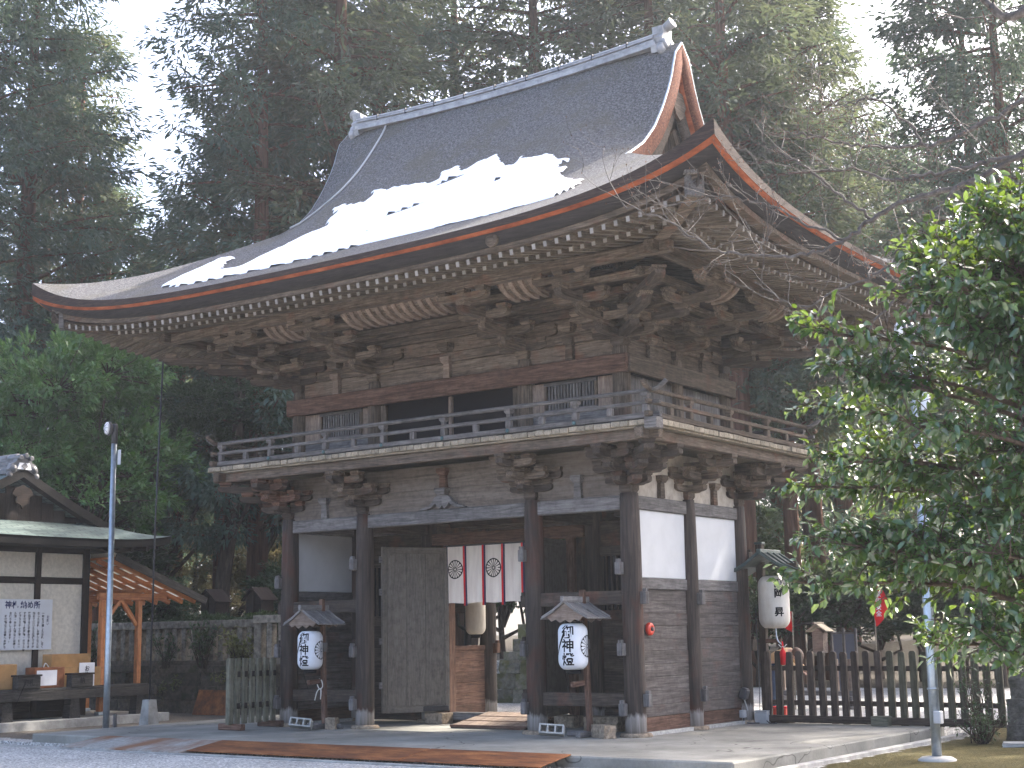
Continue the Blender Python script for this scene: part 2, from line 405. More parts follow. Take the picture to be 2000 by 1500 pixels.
def cbox(dx, dy, dz, mat, c=None):
    """chamfered box mesh, centred, shared between alike pieces"""
    dx, dy, dz = round(dx, 3), round(dy, 3), round(dz, 3)
    if c is None: c = min(.012, .12*min(dx, dy, dz))
    key = ('b', dx, dy, dz, mat, c)
    if key in _cache: return _cache[key]
    hx, hy, hz = dx/2, dy/2, dz/2
    V = []; idx = {}
    for sx in (-1, 1):
        for sy in (-1, 1):
            for sz in (-1, 1):
                for a in range(3):
                    p = [sx*hx, sy*hy, sz*hz]
                    for b in range(3):
                        if b != a: p[b] -= c*(1, 1, 1)[b]*(sx, sy, sz)[b]
                    idx[(sx, sy, sz, a)] = len(V); V.append(p)
    F = []
    def face(q):
        n = (Vector(V[q[1]])-Vector(V[q[0]])).cross(Vector(V[q[2]])-Vector(V[q[0]]))
        ctr = sum((Vector(V[i]) for i in q), Vector())/len(q)
        F.append(q if n.dot(ctr) > 0 else q[::-1])
    S = (-1, 1)
    for a in range(3):
        b, d = [i for i in range(3) if i != a]
        for s in S:
            q = []
            for (u, v) in ((-1, -1), (1, -1), (1, 1), (-1, 1)):
                k = [0, 0, 0]; k[a] = s; k[b] = u; k[d] = v
                q.append(idx[(k[0], k[1], k[2], a)])
            face(q)
        for u in S:
            for v in S:   # edges parallel to a
                k0 = [0, 0, 0]; k0[b] = u; k0[d] = v
                k1 = list(k0); k0[a] = -1; k1[a] = 1
                face([idx[tuple(k0)+(b,)], idx[tuple(k1)+(b,)], idx[tuple(k1)+(d,)], idx[tuple(k0)+(d,)]])
    for sx in S:
        for sy in S:
            for sz in S: face([idx[(sx, sy, sz, 0)], idx[(sx, sy, sz, 1)], idx[(sx, sy, sz, 2)]])
    _cache[key] = mesh('box', V, F, mat); return _cache[key]
def prism(poly, width, mat, key=None, chamfer=0):
    """polygon in local XZ, extruded along Y (centred)"""
    if key is not None:
        key = ('p', key, mat)
        if key in _cache: return _cache[key]
    n = len(poly); V = [(x, -width/2, z) for x, z in poly]+[(x, width/2, z) for x, z in poly]
    ar = sum(poly[i][0]*poly[(i+1) % n][1]-poly[(i+1) % n][0]*poly[i][1] for i in range(n))
    F = [list(range(n)), list(range(2*n-1, n-1, -1))]
    F += [[(i+1) % n, i, n+i, n+(i+1) % n] for i in range(n)]
    if ar < 0: F = [f[::-1] for f in F]
    me = mesh('prism', V, F, mat)
    if key is not None: _cache[key] = me
    return me
def lathe(prof, mat, seg=20, smooth=True, key=None):
    if key is not None:
        key = ('l', key, mat)
        if key in _cache: return _cache[key]
    V = []; F = []
    for r, z in prof:
        for k in range(seg):
            a = 2*math.pi*k/seg; V.append((r*math.cos(a), r*math.sin(a), z))
    for i in range(len(prof)-1):
        for k in range(seg):
            k2 = (k+1) % seg
            F.append([i*seg+k, i*seg+k2, (i+1)*seg+k2, (i+1)*seg+k])
    F.append(list(range(seg))[::-1]); F.append([(len(prof)-1)*seg+k for k in range(seg)])
    me = mesh('lathe', V, F, mat, smooth)
    if key is not None: _cache[key] = me
    return me
def frame(p0, p1, up=(0, 0, 1)):
    x = (Vector(p1)-Vector(p0)); L = x.length; x.normalize(); u = Vector(up)
    y = u.cross(x)
    if y.length < 1e-5: y = Vector((0, 1, 0)).cross(x)
    y.normalize(); z = x.cross(y); c = (Vector(p0)+Vector(p1))/2
    m = Matrix((x, y, z)).transposed().to_4x4(); m.translation = c
    return m, L
def bar(name, p0, p1, wd, ht, mat, parent, up=(0, 0, 1)):
    m, L = frame(p0, p1, up); return link(name, cbox(L, wd, ht, mat), parent, m)
def box(name, x0, x1, y0, y1, z0, z1, mat, parent=None, along=None):
    """axis-aligned piece; its grain follows its longest horizontal side (or Z)"""
    dx, dy, dz = x1-x0, y1-y0, z1-z0; c = T((x0+x1)/2, (y0+y1)/2, (z0+z1)/2)
    if along is None: along = 'Z' if dz > max(dx, dy) else ('X' if dx >= dy else 'Y')
    if mat+along in M or mat+'X' in M:
        if along == 'Y': return link(name, cbox(dy, dx, dz, mat+'X'), parent, c @ RZ(math.pi/2))
        return link(name, cbox(dx, dy, dz, mat+along), parent, c)
    return link(name, cbox(dx, dy, dz, mat), parent, c)
def tube(paths, mat, seg=6, name='tube', parent=None):
    """one mesh of swept tubes; paths = list of (points, radii)"""
    V = []; F = []
    for pts, rad in paths:
        pts = [Vector(p) for p in pts]; base = len(V); n = len(pts)
        up = Vector((0.13, 0.2, 1)).normalized()
        for i, p in enumerate(pts):
            t = (pts[min(i+1, n-1)]-pts[max(i-1, 0)])
            if t.length < 1e-7: t = Vector((0, 0, 1))
            t.normalize(); a = t.cross(up)
            if a.length < .05: a = t.cross(Vector((1, 0, 0)))
            a.normalize(); b = t.cross(a)
            r = rad[i] if isinstance(rad, (list, tuple)) else rad
            for k in range(seg):
                an = 2*math.pi*k/seg; V.append(p+a*(r*math.cos(an))+b*(r*math.sin(an)))
        for i in range(n-1):
            for k in range(seg):
                k2 = (k+1) % seg
                F.append([base+i*seg+k2, base+i*seg+k, base+(i+1)*seg+k, base+(i+1)*seg+k2])
        F.append([base+k for k in range(seg)]); F.append([base+(n-1)*seg+k for k in range(seg)][::-1])
    return link(name, mesh(name, V, F, mat, True), parent)
def smooth_path(pts, n=5):
    """Catmull-Rom resample"""
    P = [Vector(p) for p in pts]; P = [2*P[0]-P[1]]+P+[2*P[-1]-P[-2]]; out = []
    for i in range(1, len(P)-2):
        for k in range(n):
            t = k/n; a, b, c, d = P[i-1:i+3]
            out.append(.5*((2*b)+(c-a)*t+(2*a-5*b+4*c-d)*t*t+(3*b-a-3*c+d)*t*t*t))
    out.append(P[-2]); return out
def text_mesh(body, size, mat, bold=0.0, vertical=True, spacing=1.0, maxlen=None):
    """flat lettering in local XY; vertical writing runs down, returns numpy verts + faces"""
    V = []; F = []
    chars = list(body) if vertical else [body]
    for i, ch in enumerate(chars):
        if ch in ' \u3000': continue
        cu = bpy.data.curves.new('t', 'FONT'); cu.body = ch; cu.size = size; cu.offset = bold
        cu.resolution_u = 2; cu.align_x = 'CENTER'; cu.align_y = 'CENTER'
        ob = bpy.data.objects.new('t', cu); COL.objects.link(ob)
        dg = bpy.context.evaluated_depsgraph_get(); me = bpy.data.meshes.new_from_object(ob.evaluated_get(dg))
        b = len(V); off = -i*size*spacing if vertical else 0
        for v in me.vertices: V.append((v.co.x, v.co.y+off, 0))
        for p in me.polygons: F.append([b+k for k in p.vertices])
        bpy.data.objects.remove(ob); bpy.data.curves.remove(cu); bpy.data.meshes.remove(me)
    return V, F
# ------------------------------------------------------------------ ground
def sst(t, a, b):
    t = min(1, max(0, (t-a)/(b-a))); return t*t*(3-2*t)
def ground_z(x, y):
    z = -.15+.14*sst(y, 4.0, 5.2)*sst(x, -7.2, -5.4)
    ter = max((y >= 4.75)*(x <= -8.0), (y >= 9.3)*(x <= -5.6))
    if ter: z = .95
    if -4.12 < y < -3.42 and -8.2 < x < 7.21: z = -.5
    if 7.19 < x < 7.52 and y > -4.1 and y < 5.5: z = -.34
    far = sst(math.hypot(x+2, y), 26, 60)
    return z+(math.sin(x*.31)*math.cos(y*.27)*.04*sst(math.hypot(x, y-1), 9, 20) + far*.5*(1 if y > 12 else 0))
def build_ground():
    def lines(extra, lo, hi, st):
        s = [-260, -200, -160, -120, -80, -60, -50, 50, 60, 80, 120, 160, 200, 260]+list(np.arange(lo, hi, st))+extra
        return sorted(set(round(float(q), 3) for q in s))
    xs = lines([-8.21, -8.19, 7.18, 7.2, 7.515, 7.525, -8.01, -7.99, -5.61, -5.59], -44, 44, .8)
    ys = lines([-4.13, -4.11, -3.43, -3.41, 4.74, 4.76, 9.29, 9.31, 5.49, 5.51, -4.09], -44, 44, .8)
    V = [(x, y, ground_z(x, y)) for y in ys for x in xs]; nx = len(xs)
    F = [(j*nx+i, j*nx+i+1, (j+1)*nx+i+1, (j+1)*nx+i) for j in range(len(ys)-1) for i in range(nx-1)]
    me = mesh('ground', V, F, 'ground')
    ca = me.color_attributes.new('zone', 'FLOAT_COLOR', 'POINT')
    for i, (x, y, z) in enumerate(V):
        moss = sst(x, 7.4, 7.8)*sst(y, -3.6, -1.2)*(1-sst(y, 4.5, 6))
        earth = sst(-x, 6.4, 7.2)*sst(y, -3.4, -2.6)
        earth = max(earth, sst(y, 17, 22), sst(math.hypot(x, y), 30, 38))
        ca.data[i].color = (moss, earth, max(sst(y, 17, 21), sst(math.hypot(x, y), 34, 42)), 1)
    struct(link('ground', me))
    # platform slab with a bevelled rim, the joints are grooves
    s = struct(link('platform', cbox(14.0, 7.55, .5, 'slab', .02), None, T(.2, .375, -.25)))
    k = struct(link('drain_kerb', cbox(.12, 9.4, .22, 'concrete'), None, T(7.58, .75, -.2)))
    k2 = struct(link('drain_edge', cbox(16.2, .14, .2, 'concrete'), None, T(-.6, -4.19, -.225)))
build_ground()

def plates():
    spec = [(-1.92, 2.35, 'rust', 'long rusty steel plate over the drain before the doorway'),
            (2.38, 4.78, 'rust', 'short rusty steel plate over the drain beside the open gutter')]
    for x0, x1, mt, lab in spec:
        m, L = frame(((x0+x1)/2, -4.14, -.095), ((x0+x1)/2, -3.38, .014))
        o = link('steel_plate', cbox(L, x1-x0, .014, mt, .004), None, m)
        tag(o, lab, 'steel plate')
    a = NT('stained_concrete'); v = a.coords(); n1 = a.noise(a.coords((.5, 1, 1)), 1.1, 4, .6); n2 = a.noise(v, 14, 5, .7)
    c = a.ramp(n2, [(.3, (.22, .21, .19)), (.65, (.37, .36, .33))])
    c = a.mix(a.ramp(n1, [(.42, (0, 0, 0)), (.6, (.9, .9, .9))]), c, (.2, .085, .035)); a.col(c)
    M['stained'] = a.fin(.9, .2)
    m, L = frame((-3.4, -4.25, -.1), (-3.4, -3.34, .012))
    o = link('drain_cover', cbox(L, 2.9, .06, 'stained', .006), None, m @ T(0, 0, -.03))
    tag(o, 'rust-stained concrete cover over the drain, next to the steel plates', 'drain cover')
plates()
# ------------------------------------------------------------------ the two-storey gate
AB, A, D1, D2 = 3.76, 1.88, 1.856, 3.712
RX_, RY_, ZE = 7.3, 5.27, 7.54                 # roof half width, half depth, eave height
XG = 4.0                                       # verge
def lift(p, q): return .83*math.exp(-max(p, q, 0)/1.4)
def prof_main(e):
    t = min(max(e, 0)/5.2, 1.02); return ZE+4.5*(.5*t+.5*t**2.3)
_ve = [0, .8, 1.6, 2.4, 3.09, 3.37, 3.8, 4.17, 4.48, 4.72, 4.89, 4.99, 5.27]
_vz = [7.54, 7.93, 8.36, 8.83, 9.25, 9.42, 9.72, 10.1, 10.55, 10.98, 11.36, 11.72, 12.02]
def prof_verge(e): return float(np.interp(e, _ve, _vz))
def roof_z(x, e, p):
    """front/back slope height at x, distance e from its eave, p from the side eave"""
    k = sst(abs(x), 2.5, XG)
    return prof_main(e)*(1-k)+prof_verge(e)*k+lift(p, e)
gate = thing('temple_gate', 'two-storey weathered timber gate with sweeping bark roof and balcony', 'gate')
def part(name, me, mw=None, parent=None): return link(name, me, parent or gate, mw)

def build_roof():
    V = []; F = []
    def grid(fn, nu, nv, flip=False):
        b = len(V)
        for j in range(nv+1):
            for i in range(nu+1): V.append(fn(i/nu, j/nv))
        for j in range(nv):
            for i in range(nu):
                q = [b+j*(nu+1)+i, b+j*(nu+1)+i+1, b+(j+1)*(nu+1)+i+1, b+(j+1)*(nu+1)+i]
                F.append(q[::-1] if flip else q)
    def slope(sg):
        def fn(u, v):
            e = 5.27*v; hw = max(XG, RX_-e); x = (2*u-1)*hw
            return (x, D1-sg*(RY_-e), roof_z(x, e, RX_-abs(x)))
        return fn
    grid(slope(1), 72, 44); grid(slope(-1), 72, 44, True)
    def side(sg):
        def fn(u, v):
            e = (RX_-3.45)*v; hd = RY_-min(e, RX_-XG)*1.0
            if e > RX_-XG: hd = RY_-e-.06
            y = (2*u-1)*hd; q = RY_-abs(y)
            return (sg*(RX_-e), D1+y, prof_verge(e)+lift(e, q)-(.004 if e > RX_-XG-.01 else 0))
        return fn
    grid(side(1), 52, 24); grid(side(-1), 52, 24, True)
    roof = part('roof', mesh('roof', V, F, 'bark', True))
    # eave edge: bark edge, red strip, dark layers, wooden fascia -- swept round the four sides
    per = []
    n = 60
    for i in range(n): per.append((-RX_+2*RX_*i/n, -1, 0))
    pts = []
    for i in range(n+1): pts.append(('f', -1+2*i/n))
    def eave_pt(s, t, inset):
        if s == 'f': x, y = t*(RX_-inset), -(RY_-inset)
        elif s == 'b': x, y = -t*(RX_-inset), RY_-inset
        elif s == 'r': x, y = RX_-inset, t*(RY_-inset)
        else: x, y = -(RX_-inset), -t*(RY_-inset)
        p, q = RX_-inset-abs(x), RY_-inset-abs(y)
        return x, D1+y, lift(p, q)
    layers = [('bark_edge', 'barkedge', [(0, 0), (-.006, -.095)]),
              ('red_strip', 'redstrip', [(-.006, -.095), (.012, -.098), (.016, -.132), (.06, -.135)]),
              ('under_layer', 'darklayer', [(.06, -.135), (.13, -.2), (.25, -.285), (.27, -.285)]),
              ('eave_fascia', 'woodX', [(.27, -.26), (.27, -.355), (.45, -.36)])]
    ts = [math.copysign(1-(1-abs(t))**1.6, t) for t in np.linspace(-1, 1, 61)]
    for nm, mt, prof in layers:
        V = []; F = []
        seq = [(s, t) for s in 'frbl' for t in ts[:-1]]; m = len(seq); k = len(prof)
        for s, t in seq:
            for ins, dz in prof:
                x, y, lf = eave_pt(s, t, ins)
                V.append((x, y, ZE+lf+dz*(1+float(np.interp(-dz, [.13, .28], [1.5, .75]))*lf/.83)))
        for i in range(m):
            for j in range(k-1):
                a, b = i*k+j, ((i+1) % m)*k+j
                F.append((a+1, b+1, b, a))
        link(nm, mesh(nm, V, F, mt, nm != 'eave_fascia'), roof)
    # verges: thick cut-bark rim, board, gable wall (both ends)
    es = list(np.linspace(3.2, 5.27, 26))
    for sg in (1, -1):
        for fb in (1, -1):
            def vp(e, x, dz, dn=0):
                z = prof_verge(e)+lift(RX_-XG, e)
                return (sg*x, D1-fb*(RY_-e), z+dz)
            def strip(nm, mt, rows):
                V = []; F = []; k = len(rows)
                for e in es:
                    sl = (prof_verge(e+.06)-prof_verge(e-.06))/.12; nl = math.hypot(1, sl)
                    for x, dn in rows:
                        a = vp(e, x, 0)
                        # move along the slope normal (in the y-z plane), inward = down
                        V.append((a[0], a[1]-fb*(-sl/nl)*dn*-1, a[2]+dn/nl))
                for i in range(len(es)-1):
                    for j in range(k-1):
                        q = (i*k+j, i*k+j+1, (i+1)*k+j+1, (i+1)*k+j)
                        F.append(q if sg*fb > 0 else q[::-1])
                V2 = []
                for (x, y, z) in V:
                    yy = y if (y-D1)*fb < -.004 else D1-fb*.004
                    V2.append((x, yy, z))
                return link(nm, mesh(nm, V2, F, mt, True), roof)
            strip('verge_edge', 'cutbark', [(XG, .0), (XG+.025, -.03), (XG+.02, -.3), (XG-.1, -.31)])
            strip('verge_strip', 'redstrip', [(XG-.04, -.3), (XG-.04, -.345), (XG-.14, -.35)])
            strip('barge_board', 'soot'+'X', [(XG-.12, -.33), (XG-.12, -.58), (XG-.2, -.585)])
            strip('verge_lead', 'galvanised', [(XG+.0, .006), (XG+.026, .0), (XG+.028, -.022)])
        # gable wall with upright boards
        for i in range(13):
            y0 = D1-2.0+i*.31; yc = y0+.15; e = RY_-abs(yc-D1)-.1
            top = prof_verge(max(e, 3.0))-.15
            if top > 9.35: box('gable_board', sg*3.56-.02-(i % 2)*.008, sg*3.56+.02+(i % 2)*.008, y0, y0+.305, 9.1, top, 'soot', roof, 'Z')
        pe = [(-.3, 0), (-.12, -.34), (0, -.42), (.12, -.34), (.3, 0), (.1, .1), (-.1, .1)]
        link('gable_pendant', prism(pe, .06, 'woodX', 'pend'), roof, T(sg*(XG-.1), D1, 11.0) @ RZ(math.pi/2))
        bar('gable_strut', (sg*3.66, D1-.9, 9.25), (sg*3.66, D1-.15, 10.5), .12, .16, 'woodX', roof)
        bar('gable_strut', (sg*3.66, D1+.9, 9.25), (sg*3.66, D1+.15, 10.5), .12, .16, 'woodX', roof)
    # ridge of tile courses
    def ridge_run(nm, mt, hw, z0, z1, ln, curve=.12):
        V = []; F = []; n = 28
        for i in range(n+1):
            x = -ln+2*ln*i/n; c = curve*(x/ln)**2
            V += [(x, D1-hw, z0+c), (x, D1-hw, z1+c), (x, D1+hw, z1+c), (x, D1+hw, z0+c)]
        for i in range(n):
            for j in range(4):
                a, b = i*4+j, i*4+(j+1) % 4; F.append((a, a+4, b+4, b))
        F += [(0, 1, 2, 3), (n*4+3, n*4+2, n*4+1, n*4)]
        return link(nm, mesh(nm, V, F, mt), roof)
    ridge_run('ridge_base', 'ridge_tile', .24, 11.88, 11.97, 3.6)
    for k in range(4): ridge_run('ridge_course', 'ridge_tile', .245-(k % 2)*.05-.006*k, 11.97+k*.036, 12.004+k*.036, 3.58-.01*k)
    V = []; F = []; n = 28
    for i in range(n+1):
        x = -3.62+7.24*i/n; c = .12*(x/3.6)**2
        for j in range(7):
            a = math.pi*j/6; V.append((x, D1+math.cos(a)*.19, 12.112+c+math.sin(a)*.07))
    for i in range(n):
        for j in range(6): F.append((i*7+j, i*7+j+1, (i+1)*7+j+1, (i+1)*7+j))
    link('ridge_cap', mesh('ridge_cap', V, F, 'ridge_tile', True), roof)
    for x in np.arange(-3.0, 3.3, .75):
        box('ridge_clip', x-.012, x+.012, D1-.235, D1+.235, 11.97+.12*(x/3.6)**2, 12.14+.12*(x/3.6)**2, 'iron_dark', roof)
    for sg in (1, -1):
        # ogre tile: scrolled silhouette with horns and a round tile above
        po = [(.62*a_, .68*b_) for a_, b_ in [(-.34, -.32), (-.4, -.12), (-.27, -.05), (-.33, .1), (-.24, .2), (-.28, .42), (-.12, .34), (0, .4), (.12, .34),
              (.28, .42), (.24, .2), (.33, .1), (.27, -.05), (.4, -.12), (.34, -.32), (.12, -.2), (-.12, -.2)]]
        oni = link('ridge_ogre_tile', prism(po, .22, 'ridge_tile', 'oni'), roof, T(sg*3.62, D1, 12.1) @ RZ(math.pi/2))
        for dy in (-.13, .13):
            link('scroll', lathe([(.0, -.06), (.1, -.05), (.115, 0), (.1, .05), (0, .06)], 'ridge_tile', 12, True, 'scr'), oni, T(sg*3.72, D1+dy*.8, 12.05) @ RY(math.pi/2))
            link('scroll', lathe([(.0, -.06), (.1, -.05), (.115, 0), (.1, .05), (0, .06)], 'ridge_tile', 12, True, 'scr'), oni, T(sg*3.7, D1+dy*1.3, 11.94) @ RY(math.pi/2))
        m, L = frame((sg*3.4, D1, 12.22), (sg*3.85, D1, 12.46))
        pr = [(.06, -L/2), (.075, -.1), (.095, L/2-.03), (.105, L/2-.03), (.105, L/2), (.07, L/2), (.068, L/2-.02), (.02, L/2-.02)]
        link('ridge_end_tube', lathe(pr, 'ridge_tile', 16, True, 'tori'), oni, m @ RY(math.pi/2))
    # soffit boards above the rafters (front/back/left/right), as one sheet per side
    return roof
roof = build_roof()

def rz_out(e_out):     # underside line: height of base / flying rafters by distance from the wall line outwards
    return 0
def build_rafters():
    # o = distance outwards from wall line (y=0.1 / x=3.62)
    def zb(o): return 7.80-.225*o          # axis of base rafters
    def lf(o, side): return 0
    W0 = {'f': .1, 'b': D2-.1, 'r': 3.62, 'l': -3.62}
    def pos(s, t, o):
        if s == 'f': return (t, .1-o)
        if s == 'b': return (t, D2-.1+o)
        if s == 'r': return (3.62+o, t)
        return (-3.62-o, t)
    def lz(s, x, y, o):
        p = RX_-abs(x); q = RY_-abs(y-D1)
        return lift(p, q)*.68*min(1, (max(o, 0)/3.2))**1.3
    pitch = .2
    rest = {'rafter': [], 'flying_rafter': []}
    SV = []; SF = []
    for s in 'frlb':
        hw = 6.95 if s in 'fb' else 4.95
        half = 3.62 if s in 'fb' else 1.756
        n = int(2*hw/pitch)
        cen = 0 if s in 'fb' else D1
        prev = None
        for i in range(n+1):
            t = -hw+i*2*hw/n
            beyond = max(0, abs(t)-half)          # past the corner: starts on the hip
            def P(o, z): 
                x, y = pos(s, t+cen, o); return (x, y, z+lz(s, x, y, o))
            o0 = max(0., beyond-.02)
            segs = []
            if o0 < 2.45: segs.append(('rafter', P(o0, zb(o0)), P(2.52, zb(2.52)), .085, .115))
            f0 = max(2.2, beyond-.02)
            if f0 < 3.1: segs.append(('flying_rafter', P(f0, 7.37-.2*(f0-2.2)), P(3.2, 7.135), .075, .095))
            for nm, a, b, wd, ht in segs:
                if (Vector(b)-Vector(a)).length < .1: continue
                if s == 'b': rest[nm].append((a, b, wd, ht))
                else: bar(nm, a, b, wd, ht, 'raftX', roof)
            row = [P(o, z) for o, z in ((o0, zb(o0)+.075), (max(o0, 2.55), zb(2.55)+.075+.0), (max(o0, 2.56), 7.365), (3.24, 7.215))]
            b0 = len(SV); SV.extend(row)
            if prev is not None:
                for j in range(3): SF.append((prev+j, b0+j, b0+j+1, prev+j+1))
            prev = b0
    for nm, lst in rest.items():
        V = []; F = []
        for a, b, wd, ht in lst:
            m, L = frame(a, b); base = len(V)
            for sx in (-1, 1):
                for sy in (-1, 1):
                    for sz in (-1, 1): V.append(m @ Vector((sx*L/2, sy*wd/2, sz*ht/2)))
            for q in ((0, 1, 3, 2), (4, 6, 7, 5), (0, 4, 5, 1), (2, 3, 7, 6), (0, 2, 6, 4), (1, 5, 7, 3)): F.append([base+k for k in q])
        stuff(link(nm, mesh(nm, V, F, 'woodX'), roof))
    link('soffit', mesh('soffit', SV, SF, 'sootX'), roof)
    # strips carrying the flying rafters (one per side), swept with the lift
    for s in 'frlb':
        hw = 6.1 if s in 'fb' else 4.05
        cen = 0 if s in 'fb' else D1
        for o, z, wd, ht, nm in ((2.45, 7.315, .1, .07, 'eave_batten'), (3.1, 7.205, .1, .03, 'eave_batten')):
            h2 = hw+(o-2.45); V = []; F = []; n = 40
            for i in range(n+1):
                t = -h2+2*h2*i/n
                for do, dz in ((-wd/2, -ht/2), (wd/2, -ht/2), (wd/2, ht/2), (-wd/2, ht/2)):
                    x, y = pos(s, t+cen, o+do); V.append((x, y, z+dz+lz(s, x, y, o)))
            for i in range(n):
                for j in range(4): F.append((i*4+j, i*4+(j+1) % 4, (i+1)*4+(j+1) % 4, (i+1)*4+j))
            link(nm, mesh(nm, V, F, 'woodX'), roof)
    # hip rafters
    for sx in (1, -1):
        for sy, yb in ((-1, .1), (1, D2-.1)):
            pts = []
            for o in np.linspace(0, 3.16, 12):
                x, y = sx*(3.62+o), yb+sy*o
                pts.append((x, y, 7.52-.13*o+lift(RX_-abs(x), RY_-abs(y-D1))*.62*min(1, o/3.2)**1.3))
            V = []; F = []
            dirv = Vector((sx, sy, 0)).normalized(); side = Vector((-dirv.y, dirv.x, 0))*.1
            for p in pts:
                p = Vector(p)
                V += [p-side, p+side, p+side+Vector((0, 0, .26)), p-side+Vector((0, 0, .26))]
            for i in range(len(pts)-1):
                for j in range(4): F.append((i*4+j, (i+1)*4+j, (i+1)*4+(j+1) % 4, i*4+(j+1) % 4))
            F += [(0, 1, 2, 3), tuple(len(V)-k for k in (1, 2, 3, 4))]
            hip = link('hip_rafter', mesh('hip_rafter', V, F, 'woodX'), roof)
            e = Vector(pts[-1])+dirv*.02
            link('hip_end_cap', cbox(.1, .26, .3, 'greyX'), hip, T(e.x, e.y, e.z+.14) @ RZ(math.atan2(dirv.y, dirv.x)))
            link('hip_end_lid', cbox(.24, .33, .06, 'greyX'), hip, T(e.x, e.y, e.z+.315) @ RZ(math.atan2(dirv.y, dirv.x)))
build_rafters()

# ---- bracket pieces
def arm_poly(L, h, cut=.2):
    cut = min(cut, L*.32); pts = [(-L/2, h), (-L/2, h*.5)]
    for k in range(1, 6):
        a = math.pi/2*k/5; pts.append((-L/2+cut*(1-math.cos(a)), h*.5*(1-math.sin(a))))
    r = [(-x, z) for x, z in reversed(pts)]
    return pts+r
def arm(L, w, h, mat): return prism(arm_poly(L, h), w, mat, ('arm', round(L, 3), w, h))
def arm1(L, w, h, mat):
    """one curved end (at +X); other end square, from x=0"""
    cut = min(.2, L*.4); pts = [(0, h), (0, 0), (L-cut, 0)]
    for k in range(1, 6):
        a = math.pi/2*k/5; pts.append((L-cut*(1-math.sin(a)), h*.5*(1-math.cos(a))))
    pts.append((L, h)); return prism(pts, w, mat, ('arm1', round(L, 3), w, h))
def masu(s, h, mat):
    key = ('masu', s, h, mat)
    if key in _cache: return _cache[key]
    V = []; F = []; t = s*.34
    rows = [(t, 0), (s*.40, h*.2), (s/2, h*.48), (s/2, h)]
    for r, z in rows: V += [(-r, -r, z), (r, -r, z), (r, r, z), (-r, r, z)]
    for i in range(3):
        for j in range(4): F.append((i*4+j, i*4+(j+1) % 4, (i+1)*4+(j+1) % 4, (i+1)*4+j))
    F += [(3, 2, 1, 0), (12, 13, 14, 15)]
    _cache[key] = mesh('masu', V, F, mat); return _cache[key]

def bracket_set(x, y, z0, rots, steps, sl, th, dai, mats, wall_len=.95, merge=False, diag=None, upper=False):
    """stepped bracket cluster on a column head; rots = outward directions as z-rotations (0 = facing -Y)"""
    mt, md = mats
    base = T(x, y, z0)
    pcs = [('bearing_block', masu(dai*1.55, dai, md), base)]
    ah = th*.58; bh = th*.42; aw = .14; bs = .2
    for ri, r in enumerate(rots):
        Rm = base @ RZ(r)
        out = Rm @ RZ(-math.pi/2)                     # local +X = outward
        for k in range(steps):
            z = dai+k*th
            L = (k+1)*sl+.1
            pcs.append(('bracket_arm', arm1(L+.1, aw, ah, mt if (k+ri) % 2 else md), out @ T(-.1, 0, z)))
            pcs.append(('bearing_block', masu(bs, bh, mt), out @ T((k+1)*sl, 0, z+ah)))
            if k > 0:        # cross arms on the stepped-out line
                Lx = wall_len+.12*(k % 2)
                pcs.append(('bracket_arm', arm(Lx, aw*.95, ah, mt), Rm @ T(0, -k*sl, z+.002)))
                for q in (-1, 0, 1): pcs.append(('bearing_block', masu(bs*.95, bh, mt), Rm @ T(q*(Lx/2-.1), -k*sl, z+ah+.002)))
        if upper:                                      # cross arm under the eave purlin
            k = steps; z = dai+k*th; Lx = wall_len
            pcs.append(('bracket_arm', arm(Lx, aw*.95, ah, mt), Rm @ T(0, -k*sl, z+.002)))
            for q in (-1, 0, 1): pcs.append(('bearing_block', masu(bs*.95, bh, mt), Rm @ T(q*(Lx/2-.1), -k*sl, z+ah+.002)))
        for k in range(2):                             # arms in the wall plane
            Lx = wall_len+.4*k; z = dai+k*th
            pcs.append(('bracket_arm', arm(Lx, aw*.9, ah, md), Rm @ T(0, -.02, z+.004)))
            for q in (-1, 1): pcs.append(('bearing_block', masu(bs*.95, bh, mt), Rm @ T(q*(Lx/2-.1), -.02, z+ah+.004)))
    if diag is not None:
        out = base @ RZ(diag-math.pi/2)
        for k in range(steps):
            z = dai+k*th; L = (k+1)*sl*1.414+.14
            pcs.append(('bracket_arm', arm1(L, aw*1.15, ah, md), out @ T(0, 0, z-.003)))
            pcs.append(('bearing_block', masu(bs*1.1, bh, mt), out @ T((k+1)*sl*1.414, 0, z+ah-.003)))
    if merge:
        V = []; F = []
        for nm, me, m in pcs:
            b = len(V)
            for v in me.vertices: V.append(m @ v.co)
            for p in me.polygons: F.append([b+k for k in p.vertices])
        return stuff(link('bracket_set', mesh('bracket_set', V, F, mt), gate))
    root = link('bracket_set', pcs[0][1], gate, pcs[0][2])
    for nm, me, m in pcs[1:]: link(nm, me, root, m)
    return root

